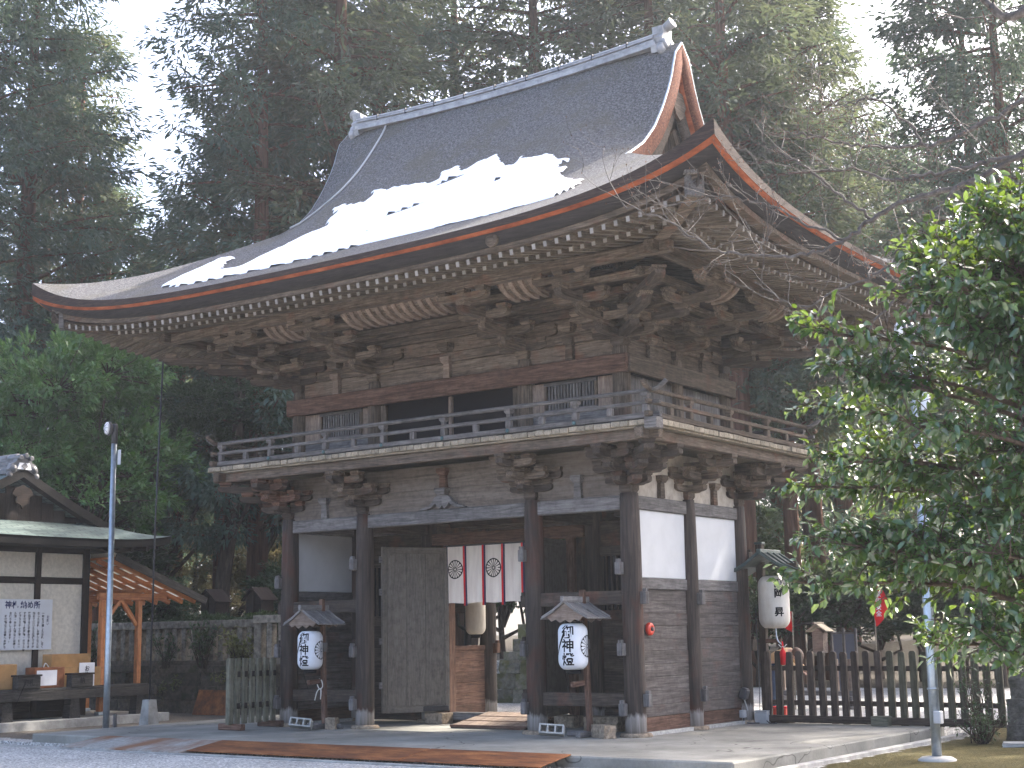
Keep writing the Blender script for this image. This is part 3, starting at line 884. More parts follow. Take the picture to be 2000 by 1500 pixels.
H = math.pi/2
def build_brackets():
    # lower tier carries the balcony
    L = dict(steps=3, sl=.29, th=.195, dai=.15)
    lm = ('sootX', 'darkX')
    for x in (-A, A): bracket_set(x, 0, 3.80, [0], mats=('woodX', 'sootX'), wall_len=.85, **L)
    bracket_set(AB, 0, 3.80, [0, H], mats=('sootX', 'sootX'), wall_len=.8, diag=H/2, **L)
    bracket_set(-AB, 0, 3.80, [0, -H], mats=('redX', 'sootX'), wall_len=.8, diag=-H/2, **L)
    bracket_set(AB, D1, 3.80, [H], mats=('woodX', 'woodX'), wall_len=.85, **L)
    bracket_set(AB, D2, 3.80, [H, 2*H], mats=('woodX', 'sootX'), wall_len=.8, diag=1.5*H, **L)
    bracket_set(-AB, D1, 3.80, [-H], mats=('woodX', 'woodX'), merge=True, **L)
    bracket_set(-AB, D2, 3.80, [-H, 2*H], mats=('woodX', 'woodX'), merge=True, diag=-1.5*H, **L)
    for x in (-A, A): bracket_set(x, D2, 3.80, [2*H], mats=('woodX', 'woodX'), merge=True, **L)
    U = dict(steps=3, sl=.58, th=.198, dai=.16, wall_len=1.0, upper=True)
    ux, uy = 3.62, .1
    for x in (-1.70, 1.70): bracket_set(x, uy, 6.24, [0], mats=('woodX', 'woodX'), **U)
    bracket_set(ux, uy, 6.24, [0, H], mats=('woodX', 'sootX'), diag=H/2, **U)
    bracket_set(-ux, uy, 6.24, [0, -H], mats=('woodX', 'sootX'), diag=-H/2, **U)
    bracket_set(ux, D1, 6.24, [H], mats=('woodX', 'woodX'), **U)
    bracket_set(ux, D2-uy, 6.24, [H, 2*H], mats=('woodX', 'sootX'), diag=1.5*H, **U)
    bracket_set(-ux, D1, 6.24, [-H], mats=('woodX', 'woodX'), merge=True, **U)
    bracket_set(-ux, D2-uy, 6.24, [-H, 2*H], mats=('woodX', 'woodX'), merge=True, diag=-1.5*H, **U)
    for x in (-1.70, 1.70): bracket_set(x, D2-uy, 6.24, [2*H], mats=('woodX', 'woodX'), merge=True, **U)
build_brackets()

def ring(name, off_x, off_y, wd, z0, z1, mat, cx=0, cross=.0):
    """four beams round the building at half extents off_x / off_y from (0, D1)"""
    for sy in (-1, 1):
        y = D1+sy*off_y; box(name, -off_x-cross, off_x+cross, y-wd/2, y+wd/2, z0, z1, mat, gate)
    for sx in (-1, 1):
        x = sx*off_x; box(name, x-wd/2-.002, x+wd/2+.002, D1-off_y-cross+wd*(cross == 0), D1+off_y+cross-wd*(cross == 0), z0+.003, z1+.003, mat, gate)
def column(name, x, y, z0, z1, r, mat='column'):
    hh = z1-z0
    pr = [(r*1.0, 0), (r*1.01, hh*.12), (r, hh*.4), (r*.99, hh*.75), (r*.93, hh*.94), (r*.86, hh)]
    return part(name, lathe(pr, mat, 24, True, (round(r, 3), round(hh, 2))), T(x, y, z0))
def build_body():
    rnd = random.Random(3)
    # lower columns on flat stones
    for x in (-AB, -A, A, AB):
        for y in (0, D1, D2):
            column('column', x, y, .05, 3.82, .168)
            part('column_base', lathe([(.25, -.02), (.262, .02), (.24, .055), (.2, .06)], 'tuff', 18, True, 'base'), T(x, y, 0) @ RZ(x*3+y))
    # head tie beams (z 3.57..3.79) with noses past the corners
    for y in (0, D2):
        for x0, x1 in ((-AB, -A), (-A, A), (A, AB)): box('head_beam', x0+.13, x1-.13, y-.085, y+.085, 3.56, 3.79, 'grey', gate)
    for x in (-AB, AB):
        for y0, y1 in ((0, D1), (D1, D2)): box('head_beam', x-.085, x+.085, y0+.13, y1-.13, 3.57, 3.785, 'grey', gate)
    for x in (-A, A):
        for y0, y1 in ((0, D1), (D1, D2)): box('head_beam', x-.08, x+.08, y0+.13, y1-.13, 3.5, 3.76, 'soot', gate)
    # side walls: stone sill, bottom board, planks, rail, white panel
    for sx in (1, -1):
        xw = sx*(AB-.0)
        for y0, y1 in ((.15, D1-.15), (D1+.15, D2-.15)):
            box('sill_stone', xw-.12, xw+.12, y0, y1, -.01, .055, 'block_concrete', gate)
            wl = box('side_wall', xw-.03, xw+.03, y0, y1, .055, .275, 'red', gate)
            z = .28; hs = [.185, .215, .225, .2, .215, .19, .215, .2, .2, .185]
            k = (2.29-.28)/sum(hs)
            for i, hgt in enumerate(hs):
                o = rnd.uniform(-.008, .008)
                box('plank', xw-.032+o, xw+.032+o, y0, y1, z, z+hgt*k, 'plank', wl)
                z += hgt*k
            box('wall_rail', xw-.06, xw+.06, y0, y1, 2.293, 2.475, 'grey', wl)
            box('white_panel', xw-.03, xw+.035, y0-.02, y1+.02, 2.478, 3.568, 'whitepanel', wl)
    # front and rear side bays: low beam, mid beam, studs and lattice behind
    for y in (0, D2):
        for sx in (1, -1):
            xa, xb = (A+.14, AB-.14) if sx > 0 else (-AB+.14, -A-.14)
            box('low_beam', xa, xb, y-.06, y+.06, .455, .665, 'soot', gate)
            box('mid_beam', xa, xb, y-.06, y+.06, 2.05, 2.275, 'soot', gate)
    # nuki noses and wedges on the columns
    def nose(x, y, z, dx, dy, mt='grey'):
        hx = .075 if dy else .06
        cx, cy = x+dx*.2, y+dy*.2
        n = box('tie_nose', cx-(.07 if dx else .055), cx+(.07 if dx else .055), cy-(.07 if dy else .055), cy+(.07 if dy else .055), z-.1, z+.1, mt, gate, 'Z')
        box('wedge', cx+dx*.03-.035, cx+dx*.03+.035, cy+dy*.03-.035, cy+dy*.03+.035, z+.1, z+.15, mt, n, 'Z')
    for x in (-AB, -A, A, AB):
        for z in (.42, 1.35) + ((2.9,) if abs(x) == A else (2.62,)): nose(x-.1, -.0, z, 0, -1)
    for y in (0, D1):
        for z in (.56, 2.15): nose(AB, y+.02, z, 1, 0)
    nose(AB, D2, 2.9, .6, .8, 'wood'); nose(AB, D2, 1.35, .6, .8, 'wood')
    for x in (-AB, -A, A):
        for z in (.56, 1.42, 2.15): nose(x+(.0), 0, z, -1 if x < 0 else -1, 0, 'soot')
    nose(-A, D2, 1.35, 1, 0, 'red')
    # centre line wall: jambs, lintel, threshold, side partitions
    cl = D1
    for sx in (1, -1):
        box('door_jamb', sx*1.42-.09, sx*1.42+.09, cl-.1, cl+.1, .0, 3.46, 'red', gate)
        xa, xb = (1.51, A-.14) if sx > 0 else (-A+.14, -1.51)
        box('jamb_board', xa, xb, cl-.03, cl+.03, .1, 3.46, 'soot', gate)
        # partition of the side bay on the centre line
        xa, xb = (A+.14, AB-.14) if sx > 0 else (-AB+.14, -A-.14)
        wl = box('bay_wall', xa, xb, cl-.04, cl+.04, .03, .3, 'soot', gate)
        for i in range(7): box('plank', xa, xb, cl-.03, cl+.03, .301+i*.217, .301+(i+1)*.217, 'soot', wl)
        box('bay_rail', xa, xb, cl-.06, cl+.06, 1.82, 2.0, 'soot', wl)
        for i in range(14): box('lattice_bar', xa+.1+i*.103, xa+.13+i*.103, cl-.02, cl+.02, 2.0, 2.95, 'soot', wl, 'Z')
        box('bay_back', xa, xb, cl+.05, cl+.07, 2.0, 2.95, 'black_void', wl)
        box('bay_rail', xa, xb, cl-.06, cl+.06, 2.95, 3.12, 'soot', wl)
        box('bay_board', xa, xb, cl-.02, cl+.02, 3.12, 3.56, 'soot', wl)
        # passage partition (behind the doors) with open upper half
        wl = box('passage_wall', sx*A-.035, sx*A+.035, cl+.15, D2-.15, .08, .28, 'red', gate)
        for i in range(5): box('plank', sx*A-.028, sx*A+.028, cl+.15, D2-.15, .281+i*.207, .281+(i+1)*.207, 'red', wl)
        box('passage_rail', sx*A-.05, sx*A+.05, cl+.15, D2-.15, 1.315, 1.41, 'red', wl)
    box('lintel', -1.74, 1.74, cl-.11, cl+.11, 3.3, 3.52, 'red', gate)
    box('threshold', -1.34, 1.34, cl-.1, cl+.1, .06, .2, 'grey', gate)
    box('threshold_riser', -1.34, 1.34, cl-.05, cl+.05, -.005, .06, 'soot', gate)
    # ceiling over the ground floor
    for i in range(24):
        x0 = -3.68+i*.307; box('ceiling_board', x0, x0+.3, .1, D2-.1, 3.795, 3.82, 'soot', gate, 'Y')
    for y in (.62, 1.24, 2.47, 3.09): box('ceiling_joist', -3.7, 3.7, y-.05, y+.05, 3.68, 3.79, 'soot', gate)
    # wall boards between head beam and balcony, struts, frog-leg carving
    def infill(x0, x1, y0, y1, mt, along):
        box('infill_board', x0, x1, y0, y1, 3.792, 4.16, mt, gate, along)
        box('infill_board', x0, x1, y0, y1, 4.163, 4.58, mt, gate, along)
    for x0, x1 in ((-AB, -A), (-A, A), (A, AB)):
        infill(x0, x1, -.02, .02, 'board', 'X'); infill(x0, x1, D2-.02, D2+.02, 'wood', 'X')
    for y0, y1 in ((.021, D1), (D1, D2-.021)):
        for sx in (1, -1):
            box('infill_board', sx*AB-.02, sx*AB+.02, y0, y1, 3.792, 4.16, 'beige_board', gate, 'Y')
            box('infill_board', sx*AB-.02, sx*AB+.02, y0, y1, 4.163, 4.58, 'beige_board', gate, 'Y')
    def strut(x, y, rot, z0, hgt, mt):
        pl = [(-.075, 0), (.075, 0), (.06, hgt), (-.06, hgt)]
        s = part('strut', prism(pl, .09, mt, ('st', hgt)), T(x, y, z0) @ RZ(rot))
        link('bearing_block', masu(.2, .12, mt), s, T(x, y, z0+hgt) @ RZ(rot))
    for x in (-2.82, 2.82): strut(x, -.045, 0, 3.79, .26, 'greyX')
    for y in (.93, 2.78): strut(AB+.045, y, H, 3.79, .26, 'woodX')
    for x in (0,): 
        strut(x, -.045, 0, 4.17, .22, 'redX')
    km = []
    for sx in (-1, 1):
        pts = [(.0, .24), (.1, .235), (.17, .2), (.22, .13), (.3, .07), (.45, .03), (.52, 0), (.36, .0), (.27, .02), (.2, .06), (.15, .1), (.12, .045), (.05, .0), (0, .06)]
        km.append([(sx*a, b) for a, b in pts])
    k0 = part('frog_leg_strut', prism(km[0], .1, 'greyX', 'km0'), T(0, -.06, 3.80))
    link('frog_leg_half', prism(km[1], .1, 'greyX', 'km1'), k0, T(0, -.06, 3.80))
    link('bearing_block', masu(.24, .12, 'greyX'), k0, T(0, -.06, 4.04))
    # through beams of the lower bracket lines
    # balcony: edge beam, joists, planks
    EX, EY = 1.13, 1.06
    bal = box('balcony', -AB-1.12, AB+1.12, -.94, -.80, 4.535, 4.70, 'wood', gate)
    box('balcony_beam', -AB-.95, AB+.95, D2+.79, D2+.95, 4.53, 4.70, 'wood', bal)
    for sx in (1, -1):
        xx = sx*(AB+.87); box('balcony_beam', xx-.08, xx+.08, -1.12, D2+1.12, 4.534, 4.704, 'wood', bal, 'Y')
    box('balcony_underlay', -AB-EX+.05, AB+EX-.05, -EY+.05, D2+EY-.05, 4.705, 4.73, 'pale', bal, 'X')
    n = 62; x0 = -AB-EX; wd = 2*(AB+EX)/n
    for i in range(n):
        for ya, yb in ((-EY, .0), (D2, D2+EY)):
            dz = rnd.uniform(-.006, .006); dy = rnd.uniform(-.012, .012)
            box('deck_plank', x0+i*wd+.003, x0+(i+1)*wd-.003, ya+(dy if ya < 0 else 0), yb+(dy if ya > 0 else 0), 4.735+dz, 4.82+dz, 'pale', bal, 'Y')
    n = 22; wd = D2/n
    for i in range(n):
        for xa, xb in ((AB-.12, AB+EX), (-AB-EX, -AB+.12)):
            dz = rnd.uniform(-.006, .006); dx = rnd.uniform(-.012, .012)
            box('deck_plank', xa+(dx if xa < 0 else 0), xb+(dx if xa > 0 else 0), i*wd+.003, (i+1)*wd-.003, 4.735+dz, 4.82+dz, 'pale', bal, 'X')
    n = 12; wd = EY/6
    for sx in (1, -1):
        for i in range(6):
            xa, xb = (AB+EX-.004, AB+EX+.028) if sx > 0 else (-AB-EX-.028, -AB-EX+.004)
            for yb in (-EY+i*wd, D2+i*wd): box('deck_end', xa, xb, yb+.004, yb+wd-.004, 4.733, 4.818, 'pale', bal, 'X')
    box('corner_block', AB+EX-.16, AB+EX+.06, -EY-.06, -EY+.16, 4.66, 4.835, 'grey', bal, 'X')
    # railing
    rx, ry = AB+1.02, .95
    rail = box('railing', -rx-.16, rx+.16, -ry-.045, -ry+.045, 4.845, 4.93, 'grey', gate)
    box('bottom_rail', -rx-.16, rx+.16, D2+ry-.045, D2+ry+.045, 4.845, 4.93, 'grey', rail)
    for sx in (1, -1): box('bottom_rail', sx*rx-.045, sx*rx+.045, -ry-.17, D2+ry+.17, 4.85, 4.935, 'wood', rail, 'Y')
    for (p0, p1, mt) in (((-rx-.15, -ry), (rx+.15, -ry), 'grey'), ((-rx-.15, D2+ry), (rx+.15, D2+ry), 'grey'), ((rx, -ry-.15), (rx, D2+ry+.15), 'wood'), ((-rx, -ry-.15), (-rx, D2+ry+.15), 'wood')):
        dz = .004 if mt == 'wood' else 0
        bar('mid_rail', p0+(5.085+dz,), p1+(5.085+dz,), .07, .06, mt+'X', rail)
        a, b = Vector(p0+(5.27,)), Vector(p1+(5.27,)); d = (b-a).normalized()
        pts = [a-d*.12+Vector((0, 0, .13)), a-d*.05+Vector((0, 0, .07)), a+d*.06+Vector((0, 0, .015)), a+d*.2]
        pts += [a.lerp(b, t) for t in np.linspace(.06, .94, 14)]
        pts += [b-d*.2, b-d*.06+Vector((0, 0, .015)), b+d*.05+Vector((0, 0, .07)), b+d*.12+Vector((0, 0, .13))]
        tube([(pts, .038)], mt+'X', 8, 'top_rail', rail)
    def post(x, y, mt):
        s = box('rail_post', x-.05, x+.05, y-.05, y+.05, 4.93, 5.055, mt, rail, 'Z')
        box('rail_neck', x-.035, x+.035, y-.035, y+.035, 5.115, 5.165, mt, s, 'Z')
        link('rail_saddle', masu(.12, .07, mt+'X'), s, T(x, y, 5.165))
        return s
    px = [-4.66, -3.36, -1.98, -.62, .73, 2.09, 3.39, 4.68]
    for i, x in enumerate(px):
        for y in (-ry, D2+ry): post(x, y, 'grey')
        if 0 < i < 7:
            link('rail_stud', lathe([(.0, 0), (.032, .006), (.036, .02), (.02, .034), (0, .038)], 'teal_metal', 10, True, 'stud'), rail, T(x, -ry-.045, 4.885) @ RX(H))
        if i < 7:
            xm = (x+px[i+1])/2
            for y in (-ry, D2+ry): box('rail_block', xm-.05, xm+.05, y-.04, y+.04, 4.93, 5.055, 'grey', rail, 'Z')
    py = [.24, 1.61, 3.0]
    for sx in (1, -1):
        for y in py: post(sx*rx, y, 'wood')
        for y in (-.38, .92, 2.3, 3.75): box('rail_block', sx*rx-.04, sx*rx+.04, y-.05, y+.05, 4.93, 5.055, 'wood', rail, 'Z')
    # upper storey
    ux, uy = 3.62, .1
    for x in (-ux, -1.7, 1.7, ux):
        for y in (uy, D2-uy): column('upper_column', x, y, 4.74, 6.26, .15, 'woodZ')
    for sx in (1, -1): column('upper_column', sx*ux, D1, 4.74, 6.26, .15, 'woodZ')
    nb = ux+.2
    for y in (-.09, D2+.01): box('storey_rail', -nb, nb, y, y+.08, 5.80, 6.11, 'red', gate)
    for sx in (1, -1): box('storey_rail', sx*nb-.04-.002*sx, sx*nb+.04, -.008, D2+.008, 5.803, 6.107, 'wood', gate, 'Y')
    # upper walls: boards, lattice windows, dark centre opening
    box('floor_rail', -3.6, 3.6, .02, .1, 4.83, 4.98, 'grey', gate); box('floor_rail', -3.6, 3.6, D2-.1, D2-.02, 4.83, 4.98, 'grey', gate)
    def lattice(x0, x1, y):
        f = box('lattice_window', x0, x1, y-.05, y+.02, 5.74, 5.80, 'grey', gate)
        box('window_sill', x0, x1, y-.05, y+.02, 5.27, 5.33, 'grey', f)
        for xe in (x0, x1-.05): box('window_post', xe, xe+.05, y-.045, y+.02, 5.33, 5.74, 'wood', f, 'Z')
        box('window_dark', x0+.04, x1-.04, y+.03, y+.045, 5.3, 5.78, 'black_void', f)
        nb_ = 15
        for i in range(nb_):
            xx = x0+.08+(x1-x0-.19)*i/(nb_-1)
            box('lattice_bar', xx, xx+.034, y-.03, y+.01, 5.33, 5.74, 'grey', f, 'Z')
    for y in (uy, D2-uy):
        for x0, x1 in ((-3.08, -2.02), (2.1, 3.16)): lattice(x0, x1, y)
        for x0, x1 in ((-3.47, -1.85), (1.85, 3.47)): box('wall_board', x0, x1, y-.02, y+.02, 4.98, 5.27, 'grey', gate)
        for x0, x1 in ((-3.47, -3.09), (-2.01, -1.85), (1.85, 2.09), (3.17, 3.47)): box('wall_board', x0, x1, y-.025, y+.02, 5.27, 5.80, 'rib', gate, 'Z')
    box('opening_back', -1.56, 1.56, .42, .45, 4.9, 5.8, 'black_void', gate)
    box('opening_mullion', .03, .1, .06, .13, 4.98, 5.8, 'rib', gate, 'Z')
    box('opening_jamb', -1.55, -1.44, .06, .14, 4.98, 5.8, 'wood', gate, 'Z'); box('opening_jamb', 1.44, 1.55, .06, .14, 4.98, 5.8, 'wood', gate, 'Z')
    for sx in (1, -1):
        for y0, y1 in ((.24, D1-.14), (D1+.14, D2-.24)):
            n = 6
            for i in range(n):
                ya = y0+(y1-y0)*i/n; box('wall_board', sx*ux-.02-(i % 2)*.006, sx*ux+.02+(i % 2)*.006, ya+.002, ya+(y1-y0)/n-.002, 4.84, 5.81, 'grey', gate, 'Z')
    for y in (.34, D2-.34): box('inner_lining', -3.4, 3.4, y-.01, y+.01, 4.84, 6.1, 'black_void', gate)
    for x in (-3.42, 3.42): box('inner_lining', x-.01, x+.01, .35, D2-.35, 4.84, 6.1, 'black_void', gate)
    # wall behind the upper brackets: battens and boards
    hs = [(6.11, 6.42), (6.42, 6.60), (6.60, 6.86), (6.86, 7.02), (7.02, 7.26), (7.26, 7.6)]
    for i, (z0, z1) in enumerate(hs):
        th_ = .02 if i % 2 == 0 else .075
        mt = 'wood'
        for y in (uy, D2-uy): box('upper_board', -ux, ux, y-th_, y+th_, z0+.001, z1-.001, mt, gate)
        for sx in (1, -1): box('upper_board', sx*ux-th_, sx*ux+th_, uy+th_+.003, D2-uy-th_-.003, z0+.001, z1-.001, mt, gate, 'Y')
    for x in (-2.62, .04, 2.66):
        strut(x, uy-.06, 0, 6.11, .28, 'ribX' if x < 1 else 'woodX')
        part('bearing_block', masu(.24, .14, 'woodX'), T(x, uy-.1, 6.61))
    for y in (.95, 2.78): strut(ux+.06, y, H, 6.11, .28, 'woodX')
    # stepped beams and eave purlins
    for o, z0, z1 in ((.58, 6.99, 7.10), (1.16, 7.05, 7.17)):
        ring('bracket_beam', ux+o, D1-uy+o, .12, z0, z1, 'wood', cross=.16)
    ring('eave_purlin', ux+1.74, D1-uy+1.74, .17, 7.185, 7.36, 'wood', cross=.25)
    # curved ribs under the purlins between the bracket clusters
    rib = []
    for k in range(9):
        a = math.pi/2*k/8; rib.append((.52*math.sin(a)**1.0, .30*(1-math.cos(a))))
    inner = [(x-.02, z+.05) for x, z in rib]
    poly = rib+[(x-.0, z+.06) for x, z in reversed(rib)]
    def ribs(s, t0, t1):
        n = max(2, int(round((t1-t0)/.19)))
        for i in range(n+1):
            t = t0+(t1-t0)*i/n
            if s == 'f': m = T(t, uy-1.14, 6.98) @ RZ(-H)
            else: m = T(ux+1.14, t, 6.98)
            part('curved_rib', prism(poly, .085, 'ribX', 'rib'), m)
        if s == 'f': V = [(t0-.1, uy-1.14-x, 6.985+z+.05) for x, z in rib]+[(t1+.1, uy-1.14-x, 6.985+z+.05) for x, z in rib]
        else: V = [(ux+1.14+x, t0-.1, 6.985+z+.05) for x, z in rib]+[(ux+1.14+x, t1+.1, 6.985+z+.05) for x, z in rib]
        k = len(rib); part('rib_backing', mesh('rb', V, [(i, i+1, k+i+1, k+i) for i in range(k-1)], 'woodX'))
    for t0, t1 in ((-2.95, -2.38), (-1.05, 1.05), (2.38, 2.95)): ribs('f', t0, t1)
    for t0, t1 in ((.55, 1.2), (2.5, 3.15)): ribs('r', t0, t1)
    # flat lattice ceiling between wall and first beam line
    for nm, x0, x1, y0, y1 in (('eave_board', -ux-1.1, ux+1.1, uy-1.12, uy-.0), ):
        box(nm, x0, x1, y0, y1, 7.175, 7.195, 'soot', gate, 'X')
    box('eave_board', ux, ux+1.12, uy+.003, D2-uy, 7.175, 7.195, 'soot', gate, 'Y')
    # fire alarm bell, wiring box and conduit on the side wall are things of their own (below)
build_body()

def doors():
    """two plank leaves swung open towards the front"""
    for sx in (-1, 1):
        hinge = Vector((sx*1.33, D1-.12, 0)); free = Vector((-2.02, .62, 0)) if sx < 0 else Vector((1.62, .46, 0))
        d = free-hinge; L = d.length; ang = math.atan2(d.y, d.x)
        base = T(hinge.x, hinge.y, .22) @ RZ(ang)
        leaf = part('door_leaf', cbox(L, .05, 3.02, 'doorZ'), base @ T(L/2, 0, 1.52))
        sgn = 1 if sx < 0 else -1
        n = 3
        for i in range(n):
            link('door_plank', cbox((L-.2)/n-.006, .022, 2.78, 'doorZ'), leaf, base @ T(.1+(i+.5)*(L-.2)/n, sgn*.03, 1.52))
        for x in (.045, L-.045): link('door_stile', cbox(.09, .075, 3.03, 'doorZ'), leaf, base @ T(x, sgn*.003, 1.52))
        for z in (.06, 2.97): link('door_rail', cbox(L-.18, .07, .12, 'doorX'), leaf, base @ T(L/2, sgn*.002, z))
        for z in (.5, 1.3, 2.2, 2.8): link('door_pin', cbox(.05, .06, .12, 'greyX'), leaf, base @ T(L+.022, sgn*.01, z))
        link('door_shoe', cbox(.5, .09, .1, 'iron_dark'), leaf, base @ T(.27, sgn*.012, .06))
        part('pivot_stone', cbox(.42, .34, .2, 'tuff'), T(hinge.x+sx*.12, hinge.y-.16, .1))
doors()
# ------------------------------------------------------------------ things on, in and before the gate
import bmesh
def poly_sd(P, poly):
    """signed distance of points (n,2) to polygon, positive inside"""
    Q = np.array(poly); n = len(Q); d = np.full(len(P), 1e9); ins = np.zeros(len(P), bool)
    for i in range(n):
        a, b = Q[i], Q[(i+1) % n]; ab = b-a; t = np.clip(((P-a) @ ab)/(ab @ ab+1e-12), 0, 1)
        d = np.minimum(d, np.hypot(*(P-(a+t[:, None]*ab)).T))
        c = ((a[1] > P[:, 1]) != (b[1] > P[:, 1])) & (P[:, 0] < (b[0]-a[0])*(P[:, 1]-a[1])/(b[1]-a[1]+1e-12)+a[0])
        ins ^= c
    return np.where(ins, d, -d)
def build_snow():
    poly = [(-4.36, -2.81), (-3.77, -2.93), (-3.16, -2.82), (-2.61, -2.73), (-2.04, -2.67), (-1.47, -2.62), (-0.94, -2.54), (0.03, -2.33), (1.13, -2.32), (2.21, -2.34), (3.2, -2.33), (3.97, -2.33), (4.13, -2.0), (4.02, -1.45), (3.3, -0.94), (3.14, -0.76), (3.18, -0.64), (2.88, -0.52), (3.03, -0.43), (2.68, -0.3), (2.65, -0.21), (2.45, -0.11), (2.18, -0.1), (1.99, -0.14), (1.78, -0.08), (1.72, -0.23), (1.59, -0.21), (1.17, 0.15), (0.93, 0.17), (0.63, 0.18), (0.56, 0.04), (0.46, -0.06), (0.19, 0.15), (-0.12, 0.07), (-0.04, -0.05), (-0.21, -0.11), (-0.77, -0.02), (-1.16, -0.0), (-1.59, 0.06), (-1.82, 0.03), (-1.59, -0.13), (-1.65, -0.28), (-1.95, -0.26), (-2.36, -0.17), (-2.52, -0.21), (-2.51, -0.35), (-2.24, -0.48), (-2.27, -0.69), (-2.06, -0.93), (-2.42, -1.14), (-2.65, -1.44), (-2.95, -1.79), (-2.98, -2.16), (-3.5, -2.15), (-3.75, -1.79), (-3.98, -1.36), (-4.29, -1.23), (-4.46, -1.4), (-4.51, -1.8), (-4.52, -2.28)]
    holes = [((-.06, -.88), .42, .05), ((-.42, -.95), .25, .035), ((.32, -.2), .3, .045), ((-.39, -1.6), .34, .03), ((1.7, -.62), .3, .03)]
    st = .055; xs = np.arange(-5.1, 4.3, st); ys = np.arange(-3.1, .4, st)
    X, Y = np.meshgrid(xs, ys); P = np.stack([X.ravel(), Y.ravel()], 1)
    rn = np.random.RandomState(4)
    from mathutils import noise as mn
    wob = np.array([.16*mn.noise((p[0]*1.9, p[1]*1.9, 3))+.12*mn.noise((p[0]*5.3, p[1]*6, 7))+.05*mn.noise((p[0]*14, p[1]*14, 1)) for p in P])
    sd = poly_sd(P, poly)+wob*np.clip((P[:, 1]+1.9)*2, .08, .7)
    for (cx, cy_), rx, ry in holes:
        dx, dy = P[:, 0]-cx, P[:, 1]-cy_
        sd = np.minimum(sd, (np.sqrt((dx/rx)**2+((dy-.25*dx)/ry)**2)-1)*ry)
    h = .075*np.sqrt(np.clip(sd/.16, 0, 1))+.012*np.sin(P[:, 0]*5)*np.cos(P[:, 1]*6)*(sd > .1)-.012*(sd < .0)
    V = [(p[0], p[1], roof_z(p[0], p[1]+3.414, RX_-abs(p[0]))+hh) for p, hh in zip(P, h)]
    nx = len(xs); ok = (sd > -.02).reshape(len(ys), nx); F = []
    for j in range(len(ys)-1):
        for i in range(nx-1):
            if ok[j, i] and ok[j, i+1] and ok[j+1, i] and ok[j+1, i+1]: F.append((j*nx+i, j*nx+i+1, (j+1)*nx+i+1, (j+1)*nx+i))
    used = sorted({k for f in F for k in f}); mp = {k: i for i, k in enumerate(used)}
    o = link('snow_patch', mesh('snow', [V[k] for k in used], [[mp[k] for k in f] for f in F], 'snow', True))
    tag(o, 'melting patch of white snow lying on the gate roof', 'snow')
build_snow()
def roof_cable():
    pts = [(-2.9, 1.85), (-2.78, 1.62), (-2.74, 1.07), (-2.75, .63), (-2.9, .3), (-3.3, .25), (-3.7, .2), (-3.95, .1)]
    P = [(x, y, roof_z(x, y+3.414, RX_-abs(x))+.03) for x, y in pts]
    P[0] = (-2.9, 1.75, 12.16)
    tube([(smooth_path(P, 6), .022)], 'grey_plastic', 6, 'lightning_cable', gate)
    b = part('eave_boss', lathe([(.0, .05), (.06, .05), (.075, .03), (.09, .03), (.11, .015), (.115, -.02), (0, -.02)][::-1], 'woodX', 18, True), T(3.52, -3.3, 7.36) @ RX(math.pi/2))
roof_cable()

def crest(R, bo=1.0):
    """sixteen-petal flower: returns list of (verts2d, faces, ink?)"""
    def ringpoly(r0, r1, n=48):
        V = []; F = []
        for k in range(n):
            a = 2*math.pi*k/n; V += [(r0*math.cos(a), r0*math.sin(a)), (r1*math.cos(a), r1*math.sin(a))]
        for k in range(n): F.append((2*k, 2*k+1, (2*k+3) % (2*n), (2*k+2) % (2*n)))
        return V, F
    V = []; F = []
    def add(v, f):
        b = len(V); V.extend(v); F.extend([[b+i for i in q] for q in f])
    add(*ringpoly(R*(1-.07*bo), R)); add(*ringpoly(R*.12, R*(.12+.05*bo), 24))
    for k in range(16):
        a = 2*math.pi*k/16; d = (math.cos(a), math.sin(a)); t = (-d[1], d[0])
        w0, w1 = R*.014*bo, R*.03*bo
        v = [(d[0]*R*.17-t[0]*w0, d[1]*R*.17-t[1]*w0), (d[0]*R*.17+t[0]*w0, d[1]*R*.17+t[1]*w0), (d[0]*R*.8+t[0]*w1, d[1]*R*.8+t[1]*w1), (d[0]*R*.8-t[0]*w1, d[1]*R*.8-t[1]*w1)]
        add(v, [(0, 1, 2, 3)])
        v = [(d[0]*R*.74, d[1]*R*.74)]            # gusset where two rounded petals meet the rim
        for s_ in (-1, -.5, 0, .5, 1):
            aa = a+s_*.12; v.append((math.cos(aa)*R*.95, math.sin(aa)*R*.95))
        add(v, [(0, 1, 2, 3, 4, 5)])
    return V, F

